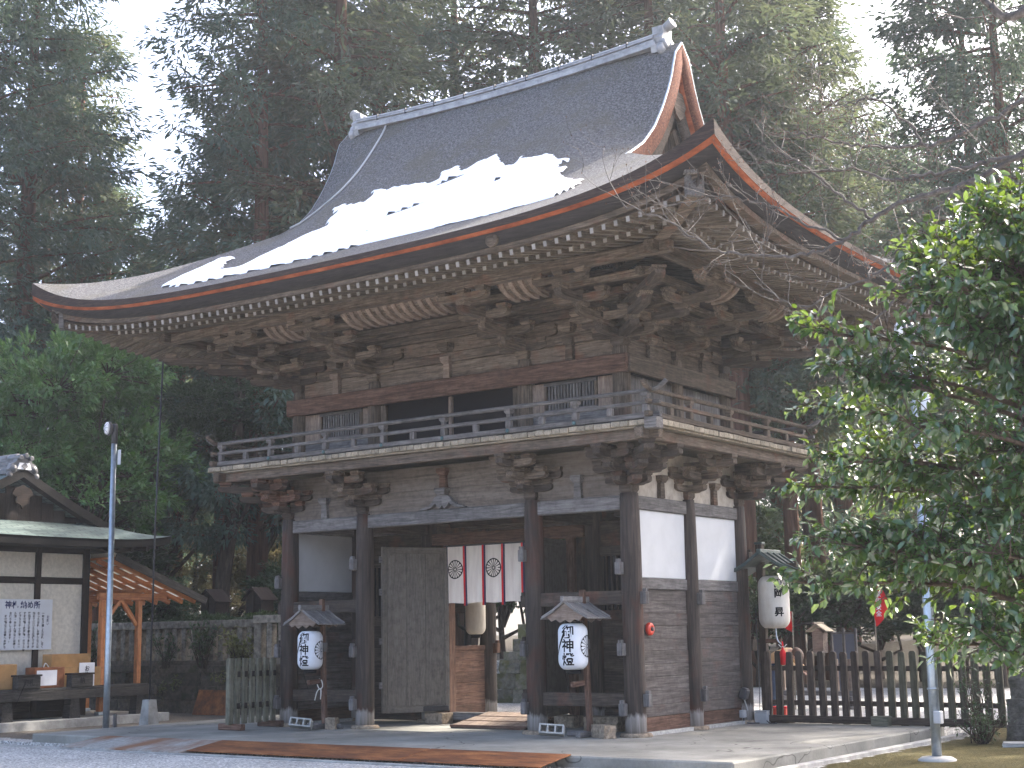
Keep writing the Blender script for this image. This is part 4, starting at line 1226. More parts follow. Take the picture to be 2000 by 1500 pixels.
def noren():
    x0, x1, z0, z1 = -1.34, 1.34, 2.2, 3.26; yb = D1-.16
    def cy_(x, z):
        k = (z1-z)/(z1-z0); return yb+.022*k*math.sin(x*13+.6*math.sin(x*5))+.012*math.sin(x*29+z)*k-.01*k
    root = thing('curtain', 'white split curtain with red ribbons and black flower crests over the gate doorway', 'curtain', (0, yb, z0))
    W = .4466; n = 5; x1 = x0+W*5
    for i in range(n):
        a, b = x0+i*W+.004, x0+(i+1)*W-.004; V = []; F = []; nu, nv = 14, 14
        for j in range(nv+1):
            for q in range(nu+1):
                x = a+(b-a)*q/nu; z = z0+(z1-z0)*j/nv; V.append((x, cy_(x, z), z+.008*math.sin(x*9)*(1-j/nv)))
        for j in range(nv):
            for q in range(nu): F.append((j*(nu+1)+q, j*(nu+1)+q+1, (j+1)*(nu+1)+q+1, (j+1)*(nu+1)+q))
        pn = link('cloth_panel', mesh('cloth', V, F, 'noren', True), root)
        if i % 2 == 0:
            cv, cf = crest(.178, 1.7); cx, cz = (a+b)/2, 2.83
            link('crest', mesh('crest', [(cx+u, cy_(cx+u, cz+v)-.006, cz+v) for u, v in cv], cf, 'black_ink'), pn)
    for i in range(n+1):
        x = x0+i*W
        for dx, mt, nm in ((-.02, 'red_cloth', 'red_ribbon'), (.022, 'navy_cloth', 'navy_ribbon')):
            V = []; F = []; k = 14
            for j in range(k+1):
                z = z0-.05+(z1-z0+.05)*j/k
                for e in (-.021, .021): V.append((x+dx+e, cy_(x, max(z, z0))-.012, z))
            for j in range(k): F.append((2*j, 2*j+1, 2*j+3, 2*j+2))
            link(nm, mesh(nm, V, F, mt, True), root)
    tube([([(x0-.06, yb, z1+.01), (x1+.06, yb, z1+.01)], .016)], 'iron_dark', 8, 'curtain_rod', root)
noren()

def wrap_text(V, F, Rf, facing, cx, cy, cz, mat, name, parent, step=.02):
    """bend flat lettering round a lantern; Rf(z) = radius"""
    bm = bmesh.new(); vs = [bm.verts.new((v[0], v[1], 0)) for v in V]
    for f in F:
        try: bm.faces.new([vs[i] for i in f])
        except ValueError: pass
    xs = [v[0] for v in V]; x = min(xs)+step
    while x < max(xs):
        bmesh.ops.bisect_plane(bm, geom=bm.verts[:]+bm.edges[:]+bm.faces[:], plane_co=(x, 0, 0), plane_no=(1, 0, 0)); x += step
    ys = [v[1] for v in V]; y = min(ys)+step*2
    while y < max(ys):
        bmesh.ops.bisect_plane(bm, geom=bm.verts[:]+bm.edges[:]+bm.faces[:], plane_co=(0, y, 0), plane_no=(0, 1, 0)); y += step*2
    R0 = Rf(0)
    for v in bm.verts:
        a = facing+v.co.x/R0; z = v.co.y; r = Rf(z)+.004
        v.co = Vector((cx+r*math.cos(a), cy+r*math.sin(a), cz+z))
    me = bpy.data.meshes.new(name); bm.to_mesh(me); bm.free(); me.materials.append(M[mat])
    return link(name, me, parent)
def lantern(loc, R, h, facing, text, size, spacing, bold, mat, label, crest_at=(), cat='lantern', toff=0, cap=True):
    x, y, z = loc                                    # z = centre
    def Rf(q):
        t = min(1, abs(q)/(h/2)); return R*(1-.0*t)*math.sqrt(max(0, 1-max(0, (t-.55)/.45)**2.6*.62))
    root = thing('paper_lantern', label, cat, (x, y, z-h/2))
    pr = [(R*.42, -h/2)]+[(Rf(q), q) for q in np.linspace(-h/2+.005, h/2-.005, 26)]+[(R*.42, h/2)]
    body = link('lantern_shade', lathe(pr, mat, 36, True, (round(R, 3), h)), root, T(x, y, z))
    if cap:
        link('lantern_rim', lathe([(R*.5, -.03), (R*.52, .03)], 'black_ink', 20, True, ('rim', R)), root, T(x, y, z+h/2+.02))
        link('lantern_rim', lathe([(R*.5, -.035), (R*.52, .03)], 'black_ink', 20, True, ('rim2', R)), root, T(x, y, z-h/2-.03))
    if text:
        V, F = text_mesh(text, size, None, bold, True, spacing)
        n = len(text); off = (n-1)*size*spacing/2+toff
        wrap_text([(a, b+off, 0) for a, b, c in V], F, Rf, facing, x, y, z, 'black_ink', 'lettering', body)
    for fa in crest_at:
        V, F = crest(R*.66); wrap_text([(a*1.05, b*1.12, 0) for a, b in V], F, Rf, fa, x, y, z, 'black_ink', 'crest', body)
    return root

def small_roof(root, cx, cy, z, half, ln, rise, mats, battens=3, over=.04):
    """little gabled roof, ridge along Y, centre (cx, cy); z = eave height"""
    bm_, bt = mats
    for s in (-1, 1):
        prev = None
        pts = [(0, rise), (half*.5, rise*.45), (half, .0)]
        th = .018
        for k in range(2):
            a, b = pts[k], pts[k+1]
            m, L = frame((cx+s*a[0], cy, z+a[1]+k*-.008), (cx+s*b[0]*1.0, cy, z+b[1]))
            link('roof_board', cbox(L+.05, ln, th, bm_), root, m)
        for k in range(battens):
            yy = cy-ln/2+.02+(ln-.04)*k/(battens-1)
            for q in range(2):
                a, b = pts[q], pts[q+1]
                bar('roof_batten', (cx+s*a[0], yy, z+a[1]+.024), (cx+s*b[0]*1.03, yy, z+b[1]+.02), .022, .022, bt, root)
    box('roof_ridge', cx-.035, cx+.035, cy-ln/2-over, cy+ln/2+over*.3, z+rise, z+rise+.09, bm_[:-1] if bm_[-1] in 'XZ' else bm_, root, 'Y')
    poly = [(-half*.8, .02), (-half*.62, -.05), (-half*.42, -.02), (-half*.22, -.075), (0, -.025), (half*.22, -.075), (half*.42, -.02), (half*.62, -.05), (half*.8, .02), (half*.4, rise*.5), (0, rise*.92), (-half*.4, rise*.5)]
    for yy in (cy-ln/2+.045, cy+ln/2-.045): link('gable_board', prism(poly, .018, 'ribX', ('gb', half, rise)), root, T(cx, yy, z))

def lantern_stand(cx, cy, lab, lean, side, rope):
    root = thing('lantern_stand', lab, 'lantern stand', (cx, cy+.3, 0))
    py = cy+.3
    bar('post', (cx+.03+lean, py, .04), (cx, py, 2.3), .085, .085, 'redX', root)
    for dx, dy in ((.42, 0), (0, .36)):
        m, L = frame((cx+.03+lean-dx, py-dy, .05), (cx+.03+lean+dx, py+dy, .05))
        link('foot', cbox(L, .09, .09 if dx else .084, 'greyX'), root, m)
    bar('arm', (cx+.01, py+.02, .84), (cx+.01, py-.36, .82), .07, .085, 'redX', root)
    bar('arm', (cx, py+.02, 1.84), (cx, py-.36, 1.84), .05, .07, 'redX', root)
    small_roof(root, cx, cy+.1, 1.85, .42, .7, .25, ('shingleX', 'shingleX'))
    box('side_block', cx+.045, cx+.1, py-.05, py+.05, 1.36, 1.52, 'grey', root, 'Z')
    if rope:
        p = [(cx+.0, py-.06, .88), (cx+.06, py-.06, .84), (cx+.08, py-.06, .74), (cx+.02, py-.075, .7), (cx-.03, py-.08, .78)]
        tube([(smooth_path(p, 5), .009), (smooth_path([(cx+.05, py-.08, .71), (cx-.02, py-.09, .66), (cx-.09, py-.08, .5)], 5), .009),
              (smooth_path([(cx+.06, py-.08, .71), (cx+.07, py-.09, .62), (cx+.05, py-.08, .52)], 5), .009)], 'rope_white', 6, 'rope', root)
lantern_stand(-2.6, -.66, 'wooden lantern stand with a little gabled roof, a white rope tied to its arm', .05, 1, True)
lantern_stand(3.02, -.62, 'wooden lantern stand with a little gabled roof, beside the wall with the red alarm bell', .06, 1, False)
lantern((-2.6, -.66, 1.39), .225, .68, -H+.22, '御神燈', .2, 1.0, .0038, 'paper', 'white paper lantern hanging on the stand with a white rope', (.22, math.pi))
lantern((3.02, -.62, 1.41), .235, .72, -H+.22, '御神燈', .212, 1.0, .004, 'paper', 'white paper lantern before the bay nearest the red alarm bell', (.22, math.pi))
lantern((-1.74, 3.12, 1.98), .2, .72, -H, '', .1, 1, 0, 'oldpaper', 'old beige paper lantern hanging inside the gate passage behind the curtain', cap=True)

def concrete_block(loc, rz, tilt, label):
    root = thing('concrete_block', label, 'concrete block', (loc[0], loc[1], 0))
    m = T(*loc) @ RZ(rz) @ RX(tilt[0]) @ RY(tilt[1])
    # walls of a three-hole block: two faces, four webs
    face = link('block_face', cbox(.39, .025, .19, 'block_concrete', .003), root, m @ T(0, -.0625, 0))
    link('block_face', cbox(.39, .025, .19, 'block_concrete', .003), root, m @ T(0, .0625, 0))
    for x in (-.1825, -.0605, .0605, .1825): link('block_web', cbox(.026, .1, .188, 'block_concrete', .003), root, m @ T(x, 0, 0))
concrete_block((-2.5, -.98, .13), .2, (1.2, .3), 'grey concrete block tilted on the foot of the stand with the rope')
concrete_block((2.72, -.82, .13), .28, (1.25, .22), 'pale concrete block tilted on the foot of the stand by the alarm bell wall')
def rough_stone(name, loc, dims, rz, label, mat='tuff', seed=1):
    r = random.Random(seed); n = 4; V = []; F = []
    def pt(u, v, w): 
        k = .06; return (dims[0]*(u-.5)+r.uniform(-k, k)*dims[0]*.5, dims[1]*(v-.5)+r.uniform(-k, k)*dims[1]*.6, dims[2]*w+r.uniform(-k, k)*dims[2]*.6)
    idx = {}
    for i in range(n+1):
        for j in range(n+1):
            for k in range(n+1):
                if 0 in (i, j, k) or n in (i, j, k): idx[i, j, k] = len(V); V.append(pt(i/n, j/n, k/n))
    for a in range(n):
        for b in range(n):
            for (f, fl) in (((lambda i, j: (i, j, 0)), 1), ((lambda i, j: (i, j, n)), 0), ((lambda i, j: (0, i, j)), 1), ((lambda i, j: (n, i, j)), 0), ((lambda i, j: (i, 0, j)), 0), ((lambda i, j: (i, n, j)), 1)):
                q = [idx[f(a, b)], idx[f(a+1, b)], idx[f(a+1, b+1)], idx[f(a, b+1)]]; F.append(q[::-1] if fl else q)
    o = link(name, mesh(name, V, F, mat), None, T(*loc) @ RZ(rz)); return tag(o, label, 'stone') if label else o
rough_stone('stone_block', (-2.28, -.42, 0), (.2, .16, .2), .2, 'small brown stone beside the concrete block under the roped stand', seed=2)
rough_stone('stone_block', (3.42, -.42, 0), (.46, .2, .2), -.55, 'brown rough-hewn stone leaning beside the corner column', seed=5)
box('x', 0, .1, 0, .1, 0, .1, 'tuff') if False else None

def ramp():
    root = thing('wooden_ramp', 'tiled wooden ramp leading up to the gate threshold', 'ramp', (.3, .9, 0))
    x0, x1, y0, y1 = -.42, 1.2, .62, D1-.12; n, k = 5, 3
    for j in range(k):
        for i in range(n):
            ya, yb = y0+(y1-y0)*j/k, y0+(y1-y0)*(j+1)/k; xa, xb = x0+(x1-x0)*i/n, x0+(x1-x0)*(i+1)/n
            za, zb = .035+.17*(ya-y0)/(y1-y0), .035+.17*(yb-y0)/(y1-y0)
            m, L = frame(((xa+xb)/2, ya+.012, za+.012), ((xa+xb)/2, yb, zb+.012))
            link('ramp_board', cbox(L, xb-xa-.008, .02, 'ribX'), root, m)
        ya = y0+(y1-y0)*j/k; za = .035+.17*(ya-y0)/(y1-y0)
        box('ramp_batten', x0-.01, x1+.01, ya-.016, ya+.01, za-.012, za+.03, 'red', root)
    V = [(x0, y0, .0), (x1, y0, .0), (x1, y1, .0), (x0, y1, .0), (x0, y0, .03), (x1, y0, .03), (x1, y1, .2), (x0, y1, .2)]
    link('ramp_body', mesh('rampbody', V, [(0, 3, 2, 1), (4, 5, 6, 7), (0, 1, 5, 4), (1, 2, 6, 5), (2, 3, 7, 6), (3, 0, 4, 7)], 'sootX'), root)
ramp()
def wall_bits():
    root = thing('alarm_bell', 'round red fire alarm bell on the plank side wall', 'alarm bell', (3.8, .4, 1.6))
    link('bell_body', lathe([(.1, 0), (.105, .02), (.1, .05), (.085, .065), (.04, .07), (.035, .062), (0, .062)], 'red_metal', 24, True), root, T(3.8, .4, 1.66) @ RY(H))
    link('bell_hub', lathe([(.03, 0), (.03, .03), (.012, .034), (0, .034)], 'dark_plastic', 14, True), root, T(3.862, .4, 1.66) @ RY(H))
    root = thing('wall_socket', 'grey outdoor socket box with cable low on the side wall', 'socket box', (3.8, 3.5, 0))
    link('box_body', cbox(.07, .13, .13, 'grey_plastic'), root, T(3.83, 3.5, .17))
    link('box_lid', cbox(.012, .12, .12, 'grey_plastic'), root, T(3.87, 3.5, .17))
    tube([(smooth_path([(3.84, 3.5, .11), (3.86, 3.5, .04), (3.95, 3.53, .012), (4.1, 3.6, .012)], 6), .014)], 'dark_plastic', 6, 'cable', root)
    root = thing('wall_lamp', 'small dark floodlight clipped low on the rear corner column', 'floodlight', (3.85, 3.45, .4))
    link('lamp_head', cbox(.14, .16, .2, 'dark_plastic', .03), root, T(3.9, 3.46, .52) @ RY(.3))
    tube([(smooth_path([(3.88, 3.48, .44), (3.9, 3.52, .3), (3.9, 3.56, .22)], 5), .012)], 'grey_plastic', 6, 'lamp_stem', root)
    rough_stone('door_stone', (2.6, .95, 0), (.62, .4, .24), .1, 'low dark stone block inside the bay behind the lantern by the bell', 'tuff', 8)
wall_bits()
# ------------------------------------------------------------------ left side
def fence_panel_left():
    root = thing('fence_panel', 'short weathered board fence on two feet beside the gate corner column', 'fence panel', (-3.9, -.8, 0))
    y0, y1, x = -1.42, -.22, -3.86
    def X(y): return -3.84-.12*(y-y0)/(y1-y0)
    n = 7
    box('end_post', X(y0)-.05, X(y0)+.05, y0-.06, y0+.06, .1, 1.27, 'moss', root, 'Z')
    for i in range(1, n):
        y = y0+(y1-y0)*i/(n-1)
        b = box('fence_board', X(y)-.03, X(y)+.03, y-.055, y+.055, .1, 1.26, 'moss', root, 'Z')
    for z in (.42, .98):
        bar('fence_rail', (X(y0)-.06, y0-.02, z), (X(y1)-.06, y1+.05, z), .05, .09, 'mossX', root)
        for i in range(1, n):
            y = y0+(y1-y0)*i/(n-1); box('fence_peg', X(y)+.028, X(y)+.048, y-.03, y+.03, z-.05, z+.05, 'dark', root, 'Z')
    for y in (y0+.06, y1-.06):
        bar('foot', (X(y)-.3, y, .06), (X(y)+.3, y, .06), .11, .11, 'redX', root)
for ax in 'XZ': M['moss'+ax] = wood('mossy_wood_'+ax, (.075, .07, .05), (.18, .17, .12), (.3, .285, .22), ax, vary=.15, stain=(.09, .1, .03))
fence_panel_left()

def lamp_pole(x, y, z0, h, lean, label, disc_dir, tagbox=True):
    root = thing('lamp_pole', label, 'lamp pole', (x, y, z0))
    link('pole', lathe([(.066, 0), (.062, 1.2), (.056, h)], 'galvanised', 18, True, ('pole', h)), root, T(x, y, z0))
    link('pole_cap', lathe([(.062, 0), (.062, .35), (.05, .4), (0, .4)], 'dark_plastic', 14, True, 'polecap'), root, T(x, y, z0+h-.02))
    dx, dy = disc_dir
    m, L = frame((x, y, z0+h+.22), (x+dx, y+dy, z0+h+.22)); m.translation = Vector((x, y, z0+h+.22))+Vector((dx, dy, 0)).normalized()*.06
    head = link('lamp_head', lathe([(.0, -.06), (.08, -.055), (.14, -.01), (.15, .02), (.135, .035)], 'dark_plastic', 24, True, 'lh'), root, m @ T(.05, 0, .06) @ RY(H))
    link('lamp_lens', lathe([(.13, 0), (.125, .03), (.09, .055), (.04, .066), (0, .068)], 'white_paper', 24, True, 'lens'), head, m @ T(.085, 0, .06) @ RY(H))
    V, F = crest(.12)
    pts = []
    for a, b in V:
        r = math.hypot(a, b); pts.append((.13-.03*(r/.12)**2+.03, a, b))
    base = m @ T(0, 0, .06)
    tube([([base @ Vector((.158, .045*math.cos(t), .045*math.sin(t))) for t in np.linspace(0, 2*math.pi, 17)], .004)]+
         [([base @ Vector((.156, .045*math.cos(t), .045*math.sin(t))), base @ Vector((.125, .125*math.cos(t), .125*math.sin(t)))], .004) for t in np.linspace(0, 2*math.pi, 9)[:-1]], 'iron_dark', 5, 'lamp_guard', head)
    if tagbox: link('pole_sign', cbox(.09, .02, .3, 'board_white'), root, T(x+.09, y+.06, z0+h-.3))
    return root
r = lamp_pole(-7.74, -1.0, -.15, 5.72, 0, 'galvanised lamp pole before the plaster pavilion', (-.35, -.9))
for dx in (-.1, .1): box('stake', -7.74+dx*1.3-.03, -7.74+dx*1.3+.03, -.92, -.86, -.15, .2, 'grey', r, 'Z')
def rod():
    root = thing('eave_rod', 'thin dark rod on a tapered concrete footing under the roof corner', 'rod', (-7.3, -.3, -.15))
    V = []; F = []
    for rr, z in ((.15, -.17), (.095, .45)): V += [(-7.3-rr, -.3-rr, z), (-7.3+rr, -.3-rr, z), (-7.3+rr, -.3+rr, z), (-7.3-rr, -.3+rr, z)]
    F = [(3, 2, 1, 0), (4, 5, 6, 7)]+[(j, (j+1) % 4, 4+(j+1) % 4, 4+j) for j in range(4)]
    link('footing', mesh('footing', V, F, 'concrete'), root)
    tube([([(-7.3, -.3, .44), (-7.28, -.28, 4), (-7.2, -.25, 7.3)], .019)], 'iron_dark', 8, 'rod_bar', root)
rod()

# ---- plaster pavilion
PCX, PCY, PHX, PHY = -13.15, -1.35, 3.85, 3.3
def pav_z(e, p, q): return 3.74+.34*e+.055*e*e*.55+.0*e+.16*math.exp(-(p+q)/.7)
def brickmat():
    a = NT('copper_courses'); uv = a.n('ShaderNodeUVMap'); bk = a.n('ShaderNodeTexBrick')
    bk.inputs['Scale'].default_value = 1; bk.inputs['Brick Width'].default_value = .42; bk.inputs['Row Height'].default_value = .13
    bk.inputs['Mortar Size'].default_value = .014
    bk.inputs['Color1'].default_value = (.085, .118, .11, 1); bk.inputs['Color2'].default_value = (.13, .165, .152, 1); bk.inputs['Mortar'].default_value = (.035, .048, .045, 1)
    a.l(uv.outputs[0], bk.inputs['Vector']); n1 = a.noise(a.coords(rand=False), 2.5, 5, .65)
    c = a.mix(.6, bk.outputs['Color'], a.ramp(n1, [(.3, (.6, .62, .62)), (.65, (1.1, 1.1, 1.1))]), 'MULTIPLY')
    a.col(c); a.bump(bk.outputs['Fac'], -.6, .02) if False else a.bump(n1, .2, .01); M['coppercourse'] = a.fin(.7, .25, 0)
brickmat()
def pavilion():
    root = thing('pavilion', 'white plaster pavilion with dark timber frame and green copper roof', 'building', (-13.2, -1.35, 0))
    box('platform', -17, -9.7, -5.6, 2.33, -.3, .03, 'concrete', root)
    xw = -10.7
    ys = [.7, -.56, -1.82, -3.4]
    for i, y in enumerate(ys):
        box('wall_post', xw-.075, xw+.075, y-.07 if i else y-.1, y+.07 if i else y+.08, .03, 3.72, 'brown', root, 'Z')
    for z0, z1 in ((2.84, 2.98), (3.5, 3.66), (.03, .16)): box('wall_beam', xw-.06, xw+.06, ys[-1], ys[0], z0, z1, 'brown', root)
    for i in range(3):
        box('plaster_panel', xw-.03, xw+.03, ys[i+1]+.07, ys[i]-.07, 2.98, 3.5, 'plaster', root)
        box('plaster_panel', xw-.03, xw+.03, ys[i+1]+.07, ys[i]-.07, .66, 2.84, 'plaster', root)
        box('dado_board', xw-.04, xw+.04, ys[i+1]+.07, ys[i]-.07, .16, .66, 'dark', root)
    # right-hand wall
    for x in (-12.2, -13.7, -15.4): box('wall_post', x-.07, x+.07, .62, .78, .03, 3.72, 'brown', root, 'Z')
    box('side_panel', -15.4, xw-.08, .66, .72, .16, 3.5, 'plaster', root); box('wall_beam', -15.4, xw, .63, .77, 3.5, 3.66, 'brown', root)
    # roof
    xv = PCX+PHX-.95
    V = []; F = []; UV = []
    def grid(fn, nu, nv, flip):
        b = len(V)
        for j in range(nv+1):
            for i in range(nu+1):
                v, u = fn(i/nu, j/nv); V.append(v); UV.append(u)
        for j in range(nv):
            for i in range(nu):
                q = [b+j*(nu+1)+i, b+j*(nu+1)+i+1, b+(j+1)*(nu+1)+i+1, b+(j+1)*(nu+1)+i]; F.append(q[::-1] if flip else q)
    for s in (1, -1):
        def sl(u, v, s=s):
            e = PHY*v; hw = max(PHX-.95, PHX-e); x = PCX+(2*u-1)*hw
            return (x, PCY+s*(PHY-e), pav_z(e, PHX-abs(x-PCX), e)), (x, e*1.15)
        grid(sl, 34, 20, s > 0)
        def sd(u, v, s=s):
            e = 1.15*v; hd = PHY-e; y = (2*u-1)*hd
            return (PCX+s*(PHX-e), PCY+y, pav_z(e, e, PHY-abs(y))-.003), (y, e*1.15)
        grid(sd, 34, 8, s < 0)
    me = mesh('roof', V, F, 'coppercourse', True); ul = me.uv_layers.new(name='UVMap')
    for lp in me.loops: ul.data[lp.index].uv = UV[lp.vertex_index]
    rf = link('roof', me, root)
    V = []; F = []; seq = []
    ts = np.linspace(-1, 1, 31)[:-1]
    for s in 'rblf':
        for t in ts: seq.append((s, t))
    prof = [(0, 0), (.02, -.05), (.03, -.17), (.3, -.2), (1.2, .05)]; k = len(prof)
    for s, t in seq:
        for ins, dz in prof:
            hx, hy = PHX-ins, PHY-ins
            x, y = {'r': (hx, t*hy), 'b': (-t*hx, hy), 'l': (-hx, -t*hy), 'f': (t*hx, -hy)}[s]
            V.append((PCX+x, PCY+y, pav_z(0, PHX-abs(x)-ins, PHY-abs(y)-ins)+dz))
    m_ = len(seq)
    for i in range(m_):
        for j in range(k-1): F.append((i*k+j+1, i*k+j, ((i+1) % m_)*k+j, ((i+1) % m_)*k+j+1))
    link('roof_edge', mesh('roof_edge', V, [f[::-1] for f in F], 'black_wood', False), rf)
    for y in np.arange(PCY-3.0, PCY+3.1, .42):
        bar('rafter_tail', (-9.62, y, 3.60), (-10.7, y, 3.78), .08, .11, 'brownX', rf)
    for x in np.arange(-15.5, -10.5, .5): bar('rafter_tail', (x, PCY+PHY-.3, 3.60), (x, .75, 3.8), .08, .11, 'brownX', rf)
    # gable face
    for s in (1, -1):
        pts = []
        for e in np.linspace(.9, PHY, 16):
            pts.append((s*(PHY-e), pav_z(e, .95, e)))
        V = []; F = []
        for (y, z) in pts:
            V += [(xv, PCY+y, z+.02), (xv+.06, PCY+y, z+.03), (xv+.07, PCY+y, z-.17), (xv-.1, PCY+y, z-.19)]
        for i in range(len(pts)-1):
            for j in range(3):
                q = (i*4+j, i*4+j+1, (i+1)*4+j+1, (i+1)*4+j); F.append(q if s > 0 else q[::-1])
        link('barge_board', mesh('barge', V, [f[::-1] for f in F], 'black_wood'), rf)
    box('gable_wall', xv-.5, xv-.45, PCY-2.4, PCY+2.4, 3.9, 4.3, 'dark', rf)
    for i in range(16):
        y0 = PCY-2.4+i*.3; tp = pav_z(PHY-abs(y0+.15-PCY)-.25, .95, 2)-.15
        if tp > 4.0: box('gable_board', xv-.14, xv-.1, y0, y0+.3, 3.95, tp, 'dark', rf, 'Z')
    pe = [(-.2, .05), (-.26, -.06), (-.14, -.12), (-.16, -.24), (-.05, -.28), (0, -.36), (.05, -.28), (.16, -.24), (.14, -.12), (.26, -.06), (.2, .05), (0, .14)]
    link('gable_pendant', prism(pe, .05, 'brownX', 'pvp'), rf, T(xv+.04, PCY, 4.72) @ RZ(H))
    zr = pav_z(PHY, .95, 3)
    xe = xv+.02
    box('ridge_base', -16.5, xe-.1, PCY-.24, PCY+.24, zr-.1, zr+.02, 'roof_tile', rf)
    for k in range(4): box('ridge_course', -16.5, xe-.12, PCY-.19+.01*k, PCY+.19-.01*k, zr+.02+k*.05, zr+.065+k*.05, 'roof_tile', rf)
    for i in range(12):
        x = xe-.3-i*.3
        link('ridge_cap_tile', lathe([(.1, -.14), (.11, -.12), (.11, .12), (.1, .14)], 'roof_tile', 12, True, 'rct'), rf, T(x, PCY, zr+.24) @ RY(H))
    fp = [(-.3, -.22), (-.36, -.1), (-.3, .02), (-.2, .06), (-.17, .14), (.17, .14), (.2, .06), (.3, .02), (.36, -.1), (.3, -.22), (.12, -.12), (-.12, -.12)]
    on = link('ridge_end_tile', prism(fp, .12, 'roof_tile', 'pon'), rf, T(xe-.02, PCY, zr+.08) @ RZ(H))
    link('white_plaque', prism([(-.17, -.07), (.17, -.07), (.12, .07), (-.12, .07)], .03, 'white_paper', 'ppl'), on, T(xe+.05, PCY, zr+.06) @ RZ(H))
    link('diamond', prism([(0, -.075), (.085, 0), (0, .075), (-.085, 0)], .03, 'roof_tile', 'pdi'), on, T(xe+.062, PCY, zr+.06) @ RZ(H))
    for y, z in ((-.13, .23), (0, .28), (.13, .23)):
        link('round_tile', lathe([(.045, -.2), (.048, .2), (.055, .2), (.055, .22), (.035, .225), (0, .215)], 'roof_tile', 14, True, 'prt'), on, T(xe-.1, PCY+y, zr+z) @ RY(H))
    for s in (-1, 1):
        link('scroll', lathe([(.0, -.05), (.075, -.045), (.09, 0), (.075, .045), (.045, .04), (.04, .06), (0, .06)], 'roof_tile', 16, True, 'psc'), on, T(xe+.02, PCY+s*.25, zr+.0) @ RY(H))
        link('scroll', lathe([(.0, -.04), (.055, -.035), (.07, 0), (.055, .035), (0, .04)], 'roof_tile', 14, True, 'psc2'), on, T(xe+.01, PCY+s*.33, zr-.13) @ RY(H))
for ax in 'XZ': M['brown'+ax] = wood('brown_frame_'+ax, (.014, .009, .007), (.033, .022, .017), (.055, .038, .03), ax, vary=.1)
M['black_wood'] = wood('black_edge', (.006, .005, .005), (.014, .012, .011), (.028, .024, .022), 'X')
pavilion()
def notice():
    root = thing('notice_board', 'large white notice board with blue Japanese writing on the pavilion wall', 'notice board', (-10.6, -1.2, 1.46))
    x = -10.58; link('board', cbox(.025, 2.15, 1.05, 'board_white'), root, T(x, -1.3, 1.98))
    def put(txt, size, y, ztop, mat, vertical=True, bold=.002):
        V, F = text_mesh(txt, size, mat, bold, vertical, 1.02)
        if not vertical:
            x0 = min(v[0] for v in V); V = [(v[0]-x0, v[1], 0) for v in V]
        V2 = [(x+.0165, y+v[0], ztop-size*.5+v[1]) for v in V]
        link('lettering', mesh('lettering', V2, F, mat), root)
    put('神札 納め所', .165, -1.41, 2.46, 'blue_ink', False, .004)
    put('お願い', .07, -.335, 2.17, 'blue_ink', True, .001); 
    cols = ['一年を経過したお札、古く', 'なったお札、お守りなどは', '納めて頂いたら結構ですが', '焼納するに不都合でありま', 'す不燃物(瀬戸物・ガラスな', 'どプラスチック類・ビニー', 'ル類・みかん類などは固く', 'お断り申し上げます。', '　不燃物などは家へお持ち']
    for i, c in enumerate(cols): put(c, .062, -.46-.115*i, 2.24, 'black_ink', True, .0018)
notice()
def bench():
    root = thing('bench_table', 'long dark wooden table in front of the plaster wall', 'table', (-10.2, -1.9, 0))
    y0, y1 = -5.2, 2.02
    for i in range(3): box('table_board', -10.42+i*.2, -10.225+i*.2, y0, y1, .615, .67, 'dgrey', root)
    box('apron', -9.86, -9.8, y0, y1-.03, .43, .612, 'dgrey', root)
    box('end_block', -10.4, -9.78, y1-.11, y1+.02, .42, .61, 'dgrey', root)
    for y in (-3.6, -1.75, -.1, 1.65):
        V = []; 
        for (wy, wx, z) in ((.14, .12, .03), (.09, .1, .61)):
            V += [(-9.98-wx, y-wy, z), (-9.98+wx, y-wy, z), (-9.98+wx, y+wy, z), (-9.98-wx, y+wy, z)]
        link('leg', mesh('leg', V, [(3, 2, 1, 0), (4, 5, 6, 7)]+[(j, (j+1) % 4, 4+(j+1) % 4, 4+j) for j in range(4)], 'dgreyX'), root)
for ax in 'XZ': M['dgrey'+ax] = wood('bench_wood_'+ax, (.022, .02, .018), (.06, .055, .05), (.11, .1, .092), ax, vary=.12)
bench()
